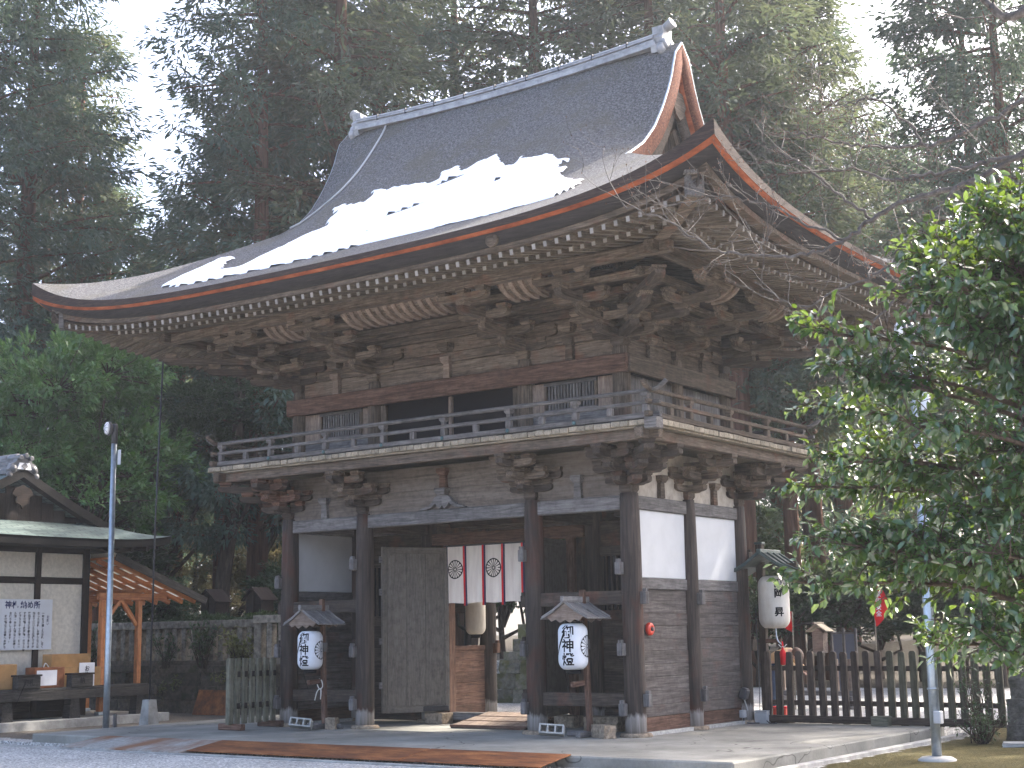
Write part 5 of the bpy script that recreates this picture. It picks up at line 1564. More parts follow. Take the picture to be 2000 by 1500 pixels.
def boxes():
    z = .672
    root = thing('cardboard_box', 'open cardboard box with raised flaps and a white written sheet', 'box', (-10.25, .18, z))
    y0, y1 = -.52, .72
    box('box_side', -10.1, -10.09, y0, y1, z, z+.4, 'cardboard', root); box('box_side', -10.42, -10.41, y0, y1, z, z+.4, 'cardboard', root)
    for y in (y0, y1-.012): box('box_side', -10.408, -10.102, y, y+.012, z, z+.4, 'cardboard', root)
    box('box_flap', -10.45, -10.438, y0+.0, y1, z+.4, z+.68, 'cardboard', root); box('box_flap', -10.43, -10.12, y0-.014, y0-.002, z+.4, z+.66, 'cardboard', root)
    sh = link('paper_sheet', cbox(.006, .4, .5, 'white_paper'), root, T(-10.075, .34, z+.24))
    V, F = text_mesh('お札', .13, None, .002, True, 1.0); link('lettering', mesh('l', [(-10.068, .34+v[0], z+.36+v[1]) for v in V], F, 'black_ink'), sh)
    root = thing('brown_box', 'reddish brown box with a pasted white notice sheet', 'box', (-10.2, -.6, z))
    box('box_body', -10.3, -9.98, -1.05, -.3, z, z+.42, 'box_brown', root); box('paper_sheet', -9.976, -9.972, -1.0, -.5, z+.05, z+.36, 'white_paper', root)
    tube([(smooth_path([(-10.1, -.75, z+.42), (-10.1, -.7, z+.5), (-10.1, -.62, z+.42)], 6), .012)], 'rope_white', 6, 'handle', root)
    for y, lab in ((-1.3, 'small black wooden offering box beside the brown box with the notice'), (.02, 'small black wooden offering box before the cardboard box')):
        root = thing('offering_box', lab, 'box', (-9.9, y, z))
        box('box_body', -9.98, -9.8, y-.28, y+.28, z, z+.25, 'dgrey', root); box('box_rim', -10, -9.78, y-.3, y+.3, z+.25, z+.285, 'dark', root)
        V, F = text_mesh('御札' if y < -1 else '納', .14, None, .002, False); link('lettering', mesh('l', [(-9.797, y+v[0]*.9, z+.12+v[1]) for v in V], F, 'black_ink'), root)
    o = thing('cardboard_box', 'plain closed cardboard box at the end of the row', 'box', (-10.2, -1.9, z)); box('box_body', -10.4, -10.05, -2.1, -1.42, z, z+.5, 'cardboard', o); box('box_tape', -10.25, -10.19, -2.1, -1.42, z+.5, z+.503, 'box_brown', o)
boxes()
def leanto():
    root = thing('lean_to', 'orange stained timber lean-to shelter beside the pavilion', 'shelter', (-11.8, 2, 0))
    def zr(y): return 3.32-.36*(y-.95)
    xs = [-10.35, -12.1, -13.9]
    for x in xs:
        for y in (.92, 1.93): box('post', x-.06, x+.06, y-.06, y+.06, .1, 2.5, 'orange', root, 'Z')
        for y in (.92, 1.93): box('post_base', x-.08, x+.08, y-.08, y+.08, .02, .1, 'galvanised', root)
        box('beam', x-.055, x+.055, .8, 2.7, 2.5, 2.66, 'orange', root)
        bar('brace', (x, 1.87, 1.95), (x, 1.42, 2.5), .07, .08, 'orangeX', root); bar('brace', (x, .98, 2.0), (x, 1.4, 2.5), .07, .08, 'orangeX', root)
        bar('brace', (x-.05, 1.93, 1.95), (x-.55, 1.93, 2.5), .07, .08, 'orangeX', root)
    box('beam', -14.2, -10.1, 1.88, 1.98, 2.663, 2.76, 'orange', root)
    for k in range(10):
        x = -10.02-.44*k; bar('rafter', (x, .82, zr(.82)), (x, 3.3, zr(3.3)), .06, .1, 'orangeX', root)
    for k in range(6):
        y = .95+k*.46; bar('purlin', (-9.95, y, zr(y)+.085), (-14.1, y, zr(y)+.085), .07, .05, 'orangeX', root)
    m, L = frame((-12, .8, zr(.8)+.135), (-12, 3.45, zr(3.45)+.135)); link('roof_sheet', cbox(L, 4.3, .008, 'clear_sheet', .001), root, m)
    bar('fascia', (-9.86, .85, zr(.85)+.08), (-9.86, 3.5, zr(3.5)+.08), .035, .17, 'dgreyX', root)
leanto()
def tamagaki():
    """stone-post fence on a retaining wall"""
    rnd = random.Random(11)
    wl = thing('retaining_wall', 'low dark mossy retaining wall of fitted stones below the stone fence', 'wall', (-12, 4.6, -.15))
    y = 4.62
    rows = [(-.2, .16), (.16, .5), (.5, .82)]
    x = 0
    for z0, z1 in rows:
        x = -17.0
        while x < -7.7:
            w_ = rnd.uniform(.34, .75); x1 = min(x+w_, -7.7)
            if x1-x > .1:
                o = rough_stone('stone', ((x+x1)/2, y+.16+rnd.uniform(-.03, .02), z0+.006), (x1-x-.012, .42, z1-z0-.01+rnd.uniform(-.015, .02)), rnd.uniform(-.03, .03), None, 'wallstone', rnd.randint(0, 9999))
                o.parent = wl; o.matrix_parent_inverse = WM[wl.name].inverted()
            x = x1
    for x0, x1 in ((-17, -14.9), (-14.88, -12.8), (-12.78, -10.7), (-10.68, -9.0), (-8.98, -7.7)): box('coping', x0, x1, y-.1, y+.3, .82, .99, 'wallstone', wl)
    f = thing('stone_fence', 'long fence of grey stone posts under a stone rail behind the lean-to', 'fence', (-12.3, 4.7, 1))
    x = -16.8
    for x0, x1 in ((-16.9, -15.2), (-15.19, -13.5), (-13.49, -11.5), (-11.49, -9.2)): box('rail', x0, x1, y-.0, y+.26, 1.88+rnd.uniform(-.004, .004), 2.06, 'tamagaki', f)
    box('base_rail', -16.9, -9.2, y-.02, y+.28, .985, 1.1, 'wallstone', f)
    while x < -9.25:
        box('post', x-.085, x+.085, y+.05, y+.21, 1.1, 1.88, 'tamagaki', f, 'Z'); x += .325
    f2 = thing('stone_fence', 'short taller stretch of stone fence between the shrubs and the gate corner', 'fence', (-8.4, 4.4, 1))
    box('rail', -9.18, -7.3, y-.3, y+.0, 1.96, 2.14, 'tamagaki', f2); box('base_rail', -9.18, -7.3, y-.32, y-.02, .99, 1.02, 'wallstone', f2)
    for i, x in enumerate((-9.06, -8.68, -8.32, -7.96, -7.6)): box('post', x-(.12 if i == 0 else .085), x+(.12 if i == 0 else .085), y-.26, y-.08, 1.02, 1.96, 'tamagaki', f2, 'Z')
    m = T(-10.5, 4.32, .1) @ RX(-.35); o = link('rusty_sheet', cbox(1.15, .012, .68, 'rust'), None, m); tag(o, 'flat rusty metal sheet leaning against the stone retaining wall', 'metal sheet')
    labs = ['leftmost dark brown box shrine behind the stone fence, half under the lean-to roof', 'dark brown gabled box shrine standing right of a tree trunk behind the fence', 'dark brown gabled box shrine closest to the gate behind the stone fence']
    labs = ['dark brown box shrine behind the fence, partly under the lean-to roof edge', 'dark brown gabled box shrine in front of the leaning tree trunk', 'dark brown gabled box shrine closest to the gate behind the stone fence']
    for (x, lb) in zip((-15.15, -13.37, -11.67), labs):
        r_ = thing('box_shrine', lb, 'box shrine', (x, 7, .95))
        link('body', prism([(-.27, .9), (-.27, 1.72), (0, 1.98), (.27, 1.72), (.27, .9)], .45, 'brownX', 'hutb'), r_, T(x, 7, .9))
        for s in (-1, 1): bar('roof_board', (x, 6.98, 2.91), (x+s*.37, 6.98, 2.57), .6, .03, 'brownX', r_)
        box('centre_post', x-.03, x+.03, 6.74, 6.77, 1.8, 2.8, 'brown', r_, 'Z')
        box('leg', x-.08, x+.08, 6.9, 7.1, .9, 1.82, 'brown', r_, 'Z')
tamagaki()
# ------------------------------------------------------------------ right side and rear court
for ax in 'XZ': M['mossd'+ax] = wood('mossy_picket_'+ax, (.035, .032, .02), (.085, .08, .05), (.15, .14, .1), ax, vary=.15)
def picket_fence():
    root = thing('picket_fence', 'dark wooden picket fence beside the gate side wall', 'fence', (5.9, 3.95, 0))
    p0, p1 = Vector((4.2, 3.86, 0)), Vector((8.2, 4.12, 0)); d = (p1-p0).normalized(); L = (p1-p0).length
    rnd = random.Random(5); n = int(L/.2); ang = math.atan2(d.y, d.x)
    for i in range(n+1):
        p = p0+d*(i*L/n); hh = 1.24-.03*i/n+rnd.uniform(-.01, .01)
        me = prism([(-.056, .02), (.056, .02), (.056, 1.2), (.035, 1.235), (-.035, 1.235), (-.056, 1.2)], .075, 'fenceZ' if i < 11 else 'mossdZ', 'pick')
        link('picket', me, root, T(p.x, p.y-.06, hh-1.235) @ RZ(ang+rnd.uniform(-.03, .03)) @ RY(rnd.uniform(-.012, .012)))
    for z, h_ in ((.95, .085), (.36, .085)): bar('rail', p0-d*.1+Vector((0, .02, z)), p1+Vector((0, .02, z-.02)), .06, h_, 'fenceX', root)
    bar('ground_beam', p0-d*.25+Vector((0, -.06, .09)), p1+Vector((0, -.06, .06)), .13, .12, 'fenceX', root)
    box('foot_block', 6.1, 6.4, 3.7, 3.9, 0, .16, 'moss', root)
picket_fence()
def big_lantern():
    x, y = 4.36, 3.85
    root = thing('lantern_stand', 'tall black lantern stand with green copper roof beside the picket fence', 'lantern stand', (4.06, 4.0, 0))
    box('post', 3.99, 4.12, 3.94, 4.06, 0, 3.14, 'fence', root, 'Z'); box('post_cap', 3.98, 4.13, 3.93, 4.07, 3.14, 3.18, 'bronze_green', root)
    box('foot', 3.75, 4.5, 3.93, 4.07, 0, .09, 'fence', root)
    bar('arm', (4.0, 3.98, 2.74), (4.8, 3.92, 2.74), .06, .08, 'fenceX', root); bar('arm', (4.0, 3.98, 1.42), (4.42, 3.95, 1.42), .05, .07, 'redX', root)
    for s in (-1, 1):
        a0, a1, a2 = (x-.06, y, 2.96), (x-.06+s*.32, y, 2.74), (x-.06+s*.62, y, 2.60)
        for p, q in ((a0, a1), (a1, a2)):
            m, L = frame(p, q); link('roof_board', cbox(L+.03, .78, .025, 'bronze_green'), root, m)
            for k in range(4):
                yy = y-.36+.24*k; bar('roof_batten', (p[0], yy, p[2]+.03), (q[0], yy, q[2]+.03), .035, .04, 'bronze_green', root)
        bar('roof_edge', (a2[0], y-.4, a2[2]-.01), (a2[0], y+.4, a2[2]-.01), .03, .05, 'fenceX', root)
    box('roof_ridge', x-.1, x-.02, y-.41, y+.41, 2.96, 3.03, 'bronze_green', root)
    lantern((x, y, 2.1), .275, .92, -H+math.radians(44), '山岡 昇', .17, .96, .0055, 'oldpaper', 'large cream paper lantern with a written name under the green copper roof', toff=.06, cap=False)
    tube([(smooth_path([(4.4, 3.8, 1.66), (4.41, 3.79, 1.5), (4.44, 3.78, 1.42), (4.5, 3.78, 1.36)], 5), .012)], 'galvanised', 6, 'lantern_hook', root)
    t = thing('red_tassel', 'red tassel hanging below the big cream lantern', 'tassel', (4.52, 3.78, 1.0))
    link('tassel_body', lathe([(.0, 0), (.045, .01), (.055, .2), (.045, .24), (.02, .28), (.012, .4), (0, .42)], 'red_cloth', 12, True), t, T(4.52, 3.78, 1.0))
    tube([(smooth_path([(4.45, 3.77, 1.36), (4.5, 3.77, 1.31), (4.52, 3.77, 1.33), (4.55, 3.77, 1.31), (4.6, 3.77, 1.36)], 5), .008)], 'rope_white', 5, 'bow', t)
    jb = thing('meter_box', 'small grey box on the ground between the gate and the picket fence', 'box', (4.12, 3.72, 0))
    link('box_body', cbox(.24, .16, .2, 'grey_plastic'), jb, T(4.1, 3.72, .1)); link('box_lid', cbox(.25, .17, .02, 'grey_plastic'), jb, T(4.1, 3.72, .212))
    tube([(smooth_path([(4.2, 3.66, .06), (4.3, 3.62, .012), (4.4, 3.66, .012), (4.34, 3.74, .012)], 6), .01), (smooth_path([(4.02, 3.8, .2), (4.0, 3.86, 1.0), (3.97, 3.9, 2.0)], 4), .008)], 'dark_plastic', 5, 'cable', jb)
big_lantern()
r = lamp_pole(8.72, -.45, -.15, 5.62, 0, 'galvanised lamp pole on a round footing in the moss', (-.75, -.65), False)
link('footing', lathe([(.26, -.05), (.25, .02), (.2, .05), (.07, .06)], 'concrete', 20, True), r, T(8.72, -.45, -.15))
link('junction_box', cbox(.1, .13, .17, 'grey_plastic'), r, T(8.79, -.5, .42)); link('pole_band', lathe([(.075, 0), (.075, .03)], 'galvanised', 16, True), r, T(8.72, -.45, .78))
tube([([(8.79, -.47, .5), (8.79, -.47, 3.0), (8.785, -.47, 5.2)], .014)], 'galvanised', 6, 'conduit', r)
link('pole_sign', cbox(.12, .03, .5, 'board_white'), r, T(8.86, -.42, 4.85))

def right_wall():
    rnd = random.Random(21)
    wl = thing('stone_wall', 'stout grey wall of large fitted stones at the end of the picket fence', 'wall', (10, 3.7, -.15))
    for z0, z1 in ((-.25, .08), (.08, .48), (.48, .86), (.86, 1.2)):
        x = 8.45+.1*z0
        while x < 13.5:
            w_ = rnd.uniform(.5, .95); 
            o = rough_stone('stone', (x+w_/2, 3.75+rnd.uniform(-.03, .03)+.08*z0, z0+.005), (w_-.015, .6, z1-z0-.008), rnd.uniform(-.04, .04), None, 'rightstone', rnd.randint(0, 9999))
            o.parent = wl; o.matrix_parent_inverse = WM[wl.name].inverted(); x += w_
    o = rough_stone('flat_stone', (9.0, 2.3, -.15), (.5, .4, .06), .3, 'flat pale stone lying on the moss before the big stone wall', 'concrete', 3)
right_wall()
def court():
    # stone steps and wall seen through the doorway
    rnd = random.Random(8)
    wl = thing('stone_steps', 'mossy stepped stone plinth seen through the gate doorway', 'stone steps', (-4.6, 9.2, 0))
    for z0, z1, x0 in ((-.05, .3, -5.45), (.3, .68, -5.42), (.68, 1.0, -5.36)):
        x = x0
        while x < -2.6:
            w_ = rnd.uniform(.42, .7)
            o = rough_stone('stone', (x+w_/2, 9.2, z0+.004), (w_-.015, .8, z1-z0-.008), 0, None, 'courtstone', rnd.randint(0, 9999)); o.parent = wl; o.matrix_parent_inverse = WM[wl.name].inverted(); x += w_
    for x0, z0, z1 in ((-5.3, 1.0, 1.2), (-5.02, 1.2, 1.5), (-4.86, 1.5, 1.85)): box('slab', x0, -2.6, 8.9, 9.5, z0, z1-.004, 'courtstone', wl)
    # small offering house on a post with notice panel
    r_ = thing('offering_house', 'little wooden roofed box on a post beside the grey panel', 'wooden box', (2.95, 9, 0))
    link('body', prism([(-.12, 0), (-.12, .42), (0, .52), (.12, .42), (.12, 0)], .24, 'ribX', 'oh'), r_, T(2.9, 9, 1.12))
    for s in (-1, 1): bar('roof_board', (2.9, 9, 1.72), (2.9+s*.23, 9, 1.56), .4, .025, 'paleX', r_)
    box('roof_ridge', 2.88, 2.92, 8.7, 9.2, 1.72, 1.76, 'pale', r_); box('post', 2.86, 2.94, 8.96, 9.04, 0, 1.12, 'rib', r_, 'Z'); box('shelf', 2.76, 2.98, 8.82, 9.05, 1.06, 1.12, 'pale', r_)
    r_ = thing('notice_stand', 'grey blue two-column notice stand on posts behind the picket fence', 'notice stand', (3.3, 9.3, 0))
    for x in (3.03, 3.3, 3.57): box('post', x-.025, x+.025, 9.27, 9.33, 0, 1.62, 'grey', r_, 'Z')
    for x in (3.165, 3.435):
        for z0, z1 in ((.25, .85), (.9, 1.5)): box('panel_sheet', x-.1, x+.1, 9.29, 9.31, z0, z1, 'slate', r_)
    for z in (.875, 1.52): box('panel_rail', 3.03, 3.57, 9.28, 9.32, z-.02, z+.02, 'grey', r_)
    r_ = thing('low_rail', 'pale low wooden rail fence in the rear court', 'rail fence', (3.0, 8.6, 0))
    for x in np.arange(2.2, 4.0, .3): box('upright', x-.05, x+.05, 8.56, 8.62, .3, 1.0, 'rib', r_, 'Z')
    box('rail', 2.1, 3.9, 8.54, 8.64, .26, .36, 'grey', r_); box('foot', 2.1, 2.3, 8.4, 8.8, 0, .26, 'grey', r_); box('foot', 3.6, 3.8, 8.4, 8.8, 0, .26, 'grey', r_)
    def flag(x, y, z, h, lab, ang):
        g = thing('banner_flag', lab, 'flag', (x, y, 0))
        tube([([(x, y, 0), (x+.02, y, z)], .014)], 'paleX', 6, 'pole', g)
        V = []; F = []; n = 10
        for j in range(n+1):
            k = j/n; w_ = .30*math.sin(math.pi*min(1, .12+k*.86))**.8
            for e in (0, .5, 1): V.append((x+.02-(1-k)*.004+e*w_*math.cos(ang), y+.03*math.sin(k*7+e*2)+e*w_*math.sin(ang), z-k*h))
        for j in range(n):
            for e in (0, 1): F.append((j*3+e, j*3+e+1, (j+1)*3+e+1, (j+1)*3+e))
        fl = link('cloth', mesh('flag', V, F, 'red_cloth', True), g)
        tv, tf = text_mesh('家内安全' if h > .7 else '合', .13, None, .002, True, 1.05)
        link('lettering', mesh('l', [(x+.13*math.cos(ang)+v[0]*math.cos(ang), y-.045+v[0]*math.sin(ang), z-.18+v[1]) for v in tv], tf, 'white_paper'), fl)
    flag(3.72, 10, 2.5, .85, 'tall red banner flag on a bamboo pole behind the picket fence', .1)
    flag(2.74, 8, 1.98, .42, 'small red banner flag half hidden by the big cream lantern', math.pi-.1)
    # red cone-like bucket at the person's feet
    b = thing('red_box', 'low red box on the ground behind the picket fence', 'box', (3.7, 5.3, 0)); box('box_body', 3.5, 3.85, 5.2, 5.45, 0, .18, 'red_metal', b); box('box_rim', 3.48, 3.87, 5.18, 5.47, .18, .205, 'red_cloth', b)
_a = NT('slate_panel'); _a.col((.09, .1, .13)); M['slate'] = _a.fin(.6, .3)
court()

def person():
    """person bending forward over a stand, seen from behind; skin-modified continuous body"""
    P0 = Vector((2.98, 6.45, 0))
    root = thing('person', 'person in a tan jacket and jeans bending forward behind the picket fence', 'person', tuple(P0))
    def skin(name, pts, edges, rad, mat, parent, sub=2):
        me = bpy.data.meshes.new(name); me.from_pydata([tuple(P0+Vector(p)) for p in pts], edges, [])
        o = link(name, me, parent); me.materials.append(M[mat])
        md = o.modifiers.new('skin', 'SKIN'); md.use_smooth_shade = True
        sv = me.skin_vertices[0].data
        for i, r_ in enumerate(rad): sv[i].radius = (r_, r_) if not isinstance(r_, tuple) else r_
        sv[0].use_root = True
        s_ = o.modifiers.new('sub', 'SUBSURF'); s_.levels = sub; s_.render_levels = sub
        return o
    hip = (0, 0, .92); ch = (.34, -.05, 1.2); nk = (.46, -.06, 1.2); hd = (.58, -.06, 1.13)
    body = [hip, (.16, -.02, 1.06), ch, nk, (.52, -.06, 1.17), hd, (.63, -.07, 1.05),
            (.02, -.11, .85), (.1, -.12, .48), (.0, -.12, .1), (.17, -.13, .06),
            (.02, .11, .85), (.02, .12, .48), (-.08, .12, .1), (.09, .13, .06),
            (.36, -.2, 1.2), (.5, -.22, .97), (.68, -.18, .84), (.76, -.16, .8), (.36, .12, 1.2), (.5, .14, .97), (.68, .1, .84), (.76, .08, .8)]
    ed = [(0, 1), (1, 2), (2, 3), (3, 4), (4, 5), (5, 6), (0, 7), (7, 8), (8, 9), (9, 10), (0, 11), (11, 12), (12, 13), (13, 14), (2, 15), (15, 16), (16, 17), (17, 18), (2, 19), (19, 20), (20, 21), (21, 22)]
    rd = [.14, .14, .15, .06, .07, .1, .075, .09, .065, .045, .04, .09, .065, .045, .04, .06, .045, .035, .03, .06, .045, .035, .03]
    b = skin('body', body, ed, rd, 'flesh', root)
    skin('jacket', body[0:4]+body[15:18]+body[19:22], [(0, 1), (1, 2), (2, 3), (2, 4), (4, 5), (5, 6), (2, 7), (7, 8), (8, 9)], [.18, .175, .185, .085, .085, .066, .055, .085, .066, .055], 'tan_jacket', b)
    skin('trousers', [hip]+body[7:10]+body[11:14], [(0, 1), (1, 2), (2, 3), (0, 4), (4, 5), (5, 6)], [.16, .11, .085, .07, .11, .085, .07], 'jeans', b)
    skin('hair', [(.5, -.06, 1.22), (.58, -.06, 1.19), (.64, -.06, 1.12), (.66, -.06, 1.0)], [(0, 1), (1, 2), (2, 3)], [.075, .115, .11, .07], 'hair', b)
    for y in (-.13, .13): 
        x0 = .12 if y < 0 else .04
        link('shoe', cbox(.26, .1, .09, 'dark_plastic', .03), b, T(P0.x+x0, P0.y+y, .045))
    # fingers
    for y in (-.16, .08):
        paths = []
        for k in range(5):
            a = P0+Vector((.75, y-.03+.015*k, .8)); paths.append(([a, a+Vector((.05, .0, -.015)), a+Vector((.08-.01*abs(k-2), 0, -.05))], [.009, .009, .007]))
        tube(paths, 'flesh', 6, 'fingers', b)
person()
# ------------------------------------------------------------------ vegetation
def unit(v): return v/(np.linalg.norm(v, axis=-1, keepdims=True)+1e-9)
def kites(P, A, N, L, W, fold=.15):
    """leaf quads: base P, axis A (unit), normal N, length L, width W -> V,F"""
    S = unit(np.cross(A, N)); N2 = np.cross(S, A); n = len(P)
    L = np.broadcast_to(L, (n,))[:, None]; W = np.broadcast_to(W, (n,))[:, None]
    V = np.stack([P, P+A*L*.5+S*W*.5+N2*W*fold, P+A*L-N2*L*.08, P+A*L*.5-S*W*.5+N2*W*fold], 1).reshape(-1, 3)
    F = np.arange(4*n).reshape(n, 4); return V, F
def conifer_mesh(seed, Hh, R, zb, nb=110, per=30, mat='conifer', leaf=.25):
    rs = np.random.RandomState(seed); C = []; limbs = []
    for i in range(nb):
        t = rs.rand()**.85; z = zb+(Hh-zb)*t; az = rs.rand()*2*math.pi
        Lb = R*(1-t)**.42*rs.uniform(.5, 1.1)+.35
        d = np.array([math.cos(az), math.sin(az), 0]); up = rs.uniform(-.1, .35)*(.4+t)
        end = np.array([0, 0, z])+d*Lb+np.array([0, 0, up*Lb-.12*Lb])
        st = np.array([0, 0, z-.1*Lb]); limbs.append((st, end))
        k = max(2, int(Lb/.55))
        for j in range(k):
            f = (j+1+rs.uniform(-.3, .2))/k
            if f < .28: continue
            c = st+(end-st)*f+rs.normal(0, .16, 3)+np.array([0, 0, .12*math.sin(f*3)])
            C.append((c, d, .34+.3*rs.rand()))
    P = []; A = []; N = []; Ls = []
    for c, d, r in C:
        n = per
        q = rs.normal(0, 1, (n, 3)); q = unit(q)*(rs.rand(n, 1)**.5)*np.array([1, 1, .62])*r
        ax = unit(q*1.2+d*.7*r+np.array([0, 0, -.35*r])+rs.normal(0, .25, (n, 3))*r)
        nn = unit(np.array([0, 0, 1.])+rs.normal(0, .55, (n, 3)))
        P.append(c+q); A.append(ax); N.append(nn); Ls.append(leaf*rs.uniform(.6, 1.25, n))
    P, A, N = map(np.concatenate, (P, A, N)); Ls = np.concatenate(Ls)
    V, F = kites(P, A, N, Ls, Ls*rs.uniform(.2, .36, len(Ls)))
    crown = npmesh('crown', V, F, mat)
    paths = [([(0, 0, -.3), (0.02, 0, Hh*.4), (-.03, .02, Hh*.75), (0, 0, Hh)], [.34*Hh/22, .26*Hh/22, .13*Hh/22, .02])]
    for st, en in limbs[:70]: paths.append(([st, (st+en)/2+np.array([0, 0, .1]), en], [.055, .035, .012]))
    return crown, paths
def tube_mesh(paths, mat, seg=6, name='trunk'):
    o = tube(paths, mat, seg, name); me = o.data; bpy.data.objects.remove(o); return me
def broad_mesh(seed, Hh, R, zb, mat, ncl=260, per=46, leaf=.16, lobes=9, ws=.42, flat=.75, cr=.483):
    rs = np.random.RandomState(seed); cen = []
    for i in range(lobes):
        a = rs.rand()*2*math.pi; rr = R*.62*math.sqrt(rs.rand()); z = zb+(Hh-zb)*(.18+.66*rs.rand())
        k = 1-abs((z-zb)/(Hh-zb)-.45)*.9
        cen.append((np.array([rr*math.cos(a)*k, rr*math.sin(a)*k, z]), R*rs.uniform(.34, .56)))
    P = []; A = []; N = []; Ls = []; tips = []
    for i in range(ncl):
        c, r = cen[rs.randint(lobes)]
        d = unit(rs.normal(0, 1, 3)); d[2] = abs(d[2])*1.0-.25; d = unit(d)
        p = c+d*r*np.array([1, 1, flat])*rs.uniform(.72, 1.08); tips.append((c, p))
        q = rs.normal(0, 1, (per, 3)); q = unit(q)*(rs.rand(per, 1)**.6)*np.array([1, 1, .55])*cr*R/4
        ax = unit(q*2/(R/4)+d*.75+rs.normal(0, .3, (per, 3))); nn = unit(np.array([0, 0, 1.])+d*.5+rs.normal(0, .45, (per, 3)))
        P.append(p+q); A.append(ax); N.append(nn); Ls.append(leaf*rs.uniform(.65, 1.2, per))
    P, A, N = map(np.concatenate, (P, A, N)); Ls = np.concatenate(Ls)
    V, F = kites(P, A, N, Ls, Ls*ws)
    paths = []
    for c, r in cen:
        b = np.array([0, 0, max(zb*.6, c[2]*.35)]); paths.append(([b, (b+c)/2+rs.normal(0, .15, 3), c], [.09*R/4, .07*R/4, .03]))
    for c, p in tips[::4]: paths.append(([c, p], [.03, .008]))
    paths.append(([(0, 0, -.3), (.05, .03, zb*.6), (-.05, .08, Hh*.55), (0, 0, Hh*.8)], [.17*R/4, .14*R/4, .1*R/4, .03]))
    return npmesh('crown', V, F, mat), paths
def place_tree(name, label, group, variant, loc, rz, s, cat='tree'):
    crown, trunk = variant; m = T(*loc) @ RZ(rz) @ Matrix.Diagonal((s[0], s[0], s[1], 1))
    r_ = link(name, None, None, T(*loc)); tag(r_, label, cat, group)
    link('trunk', trunk, r_, m); link('crown', crown, r_, m); return r_
def forest():
    CON = []
    for sd, hh, rr, zb, mt, nb in ((1, 22, 3.7, 4.5, 'conifer', 165), (2, 22, 3.1, 6.5, 'conifer_dry', 145), (3, 22, 4.2, 3.0, 'conifer', 175), (4, 22, 3.4, 8.5, 'conifer_dry', 130)):
        c, p = conifer_mesh(sd, hh, rr, zb, nb, 62, mt); CON.append((c, tube_mesh(p, 'cedarbark')))
    def con(k, x, y, h, rz, lab, grp, w=1.0): place_tree('cypress_tree', lab, grp, CON[k], (x, y, ground_z(x, y)-.1), rz, (w*h/22, h/22))
    G1, G2, G3 = 'tall cypresses behind the gate', 'hazy cypresses behind the rear court', 'tall cypresses beyond the pavilion'
    L1 = 'tall dark green cypress rising behind the gate roof'
    L2 = 'hazy tall cypress with a bare reddish trunk behind the rear court'
    L3 = 'tall ragged cypress rising beyond the pavilion'
    LAB = {('g', 0): L1, ('g', 1): 'tall brown-tinged cypress rising behind the gate roof', ('r', 0): 'hazy green cypress behind the rear court', ('r', 1): L2, ('l', 0): L3, ('o', 1): 'brown-tinged cypress with a high crown right of the rear court', ('o', 0): 'green cypress standing to the right of the rear court', ('l', 1): 'thin brown-tinged cypress far beyond the pavilion'}
    for a in CONIFERS: con(*a[:5], LAB[a[5], a[0] % 2], {'g': G1, 'r': G2, 'l': G3, 'o': 'cypresses right of the rear court'}[a[5]], a[6])
    # rounded evergreens
    EV = broad_mesh(11, 10.4, 4.5, 1.5, 'evergreen', 900, 34, .24, 18, .42, .62, .3); EV = (EV[0], tube_mesh(EV[1], 'treebark'))
    place_tree('evergreen_tree', 'large rounded bright green evergreen tree behind the pavilion roof', None, EV, EVP, .4, (.8, 1.06))
    DK = broad_mesh(12, 11, 4.0, 4.6, 'dark_leaf', 230, 40, .2, 11, .42); DK = (DK[0], tube_mesh(DK[1], 'treebark'))
    DK2 = broad_mesh(13, 9, 3.6, 4.0, 'dark_leaf', 170, 40, .2, 9, .42); DK2 = (DK2[0], tube_mesh(DK2[1], 'treebark'))
    BU = broad_mesh(14, 3.0, 2.2, .3, 'dark_leaf', 230, 42, .15, 9, .42, .8); BU = (BU[0], tube_mesh(BU[1], 'treebark'))
    OL = broad_mesh(15, 12, 4.6, 3.0, 'olive_leaf', 260, 40, .26, 12, .42); OL = (OL[0], tube_mesh(OL[1], 'treebark'))
    PL = broad_mesh(16, 7, 4.4, .6, 'pale_leaf', 150, 34, .26, 11, .4); PL = (PL[0], tube_mesh(PL[1], 'treebark'))
    for (v, x, y, rz, s, lab, grp) in [
        (DK, -19.5, 14.5, .3, (1.0, 1.02), 'dark leafy tree with several slender trunks behind the stone fence', 'dark broadleaf trees behind the stone fence'),
        (DK, -15.6, 15.5, 2.1, (.9, 1.08), 'dark leafy tree with several slender trunks behind the stone fence', 'dark broadleaf trees behind the stone fence'),
        (DK2, -23.5, 14, 4.0, (1.1, 1.05), 'dark leafy tree with several slender trunks behind the stone fence', 'dark broadleaf trees behind the stone fence'),
        (DK2, -12.2, 16.5, 1.0, (1.0, 1.2), 'dark leafy tree with several slender trunks behind the stone fence', 'dark broadleaf trees behind the stone fence'),
        (OL, -37, 26, .5, (1.2, 1.25), 'yellow green tree in the gap between the tall cypresses', 'yellow green trees in the sky gap'),
        (OL, -33, 29, 2.5, (1.0, 1.18), 'yellow green tree in the gap between the tall cypresses', 'yellow green trees in the sky gap'),
    ]: place_tree('broadleaf_tree', lab, grp, v, (x, y, ground_z(x, y)), rz, s)
    for i, (x, y, s) in enumerate(BUSHES):
        place_tree('shrub', ['dense dark evergreen shrub at the edge of the wood', 'dense dark evergreen shrub at the edge of the wood'][i % 2], 'dark shrubs along the wood edge', BU, (x, y, ground_z(x, y)), i*1.3, (s, s*.95), 'shrub')
    for i, (x, y, s) in enumerate(PALES):
        place_tree('woodland_tree', 'pale sunlit thin tree glimpsed far behind the dark trunks', 'pale trees far behind', PL, (x, y, ground_z(x, y)), i*1.7, (s, s))
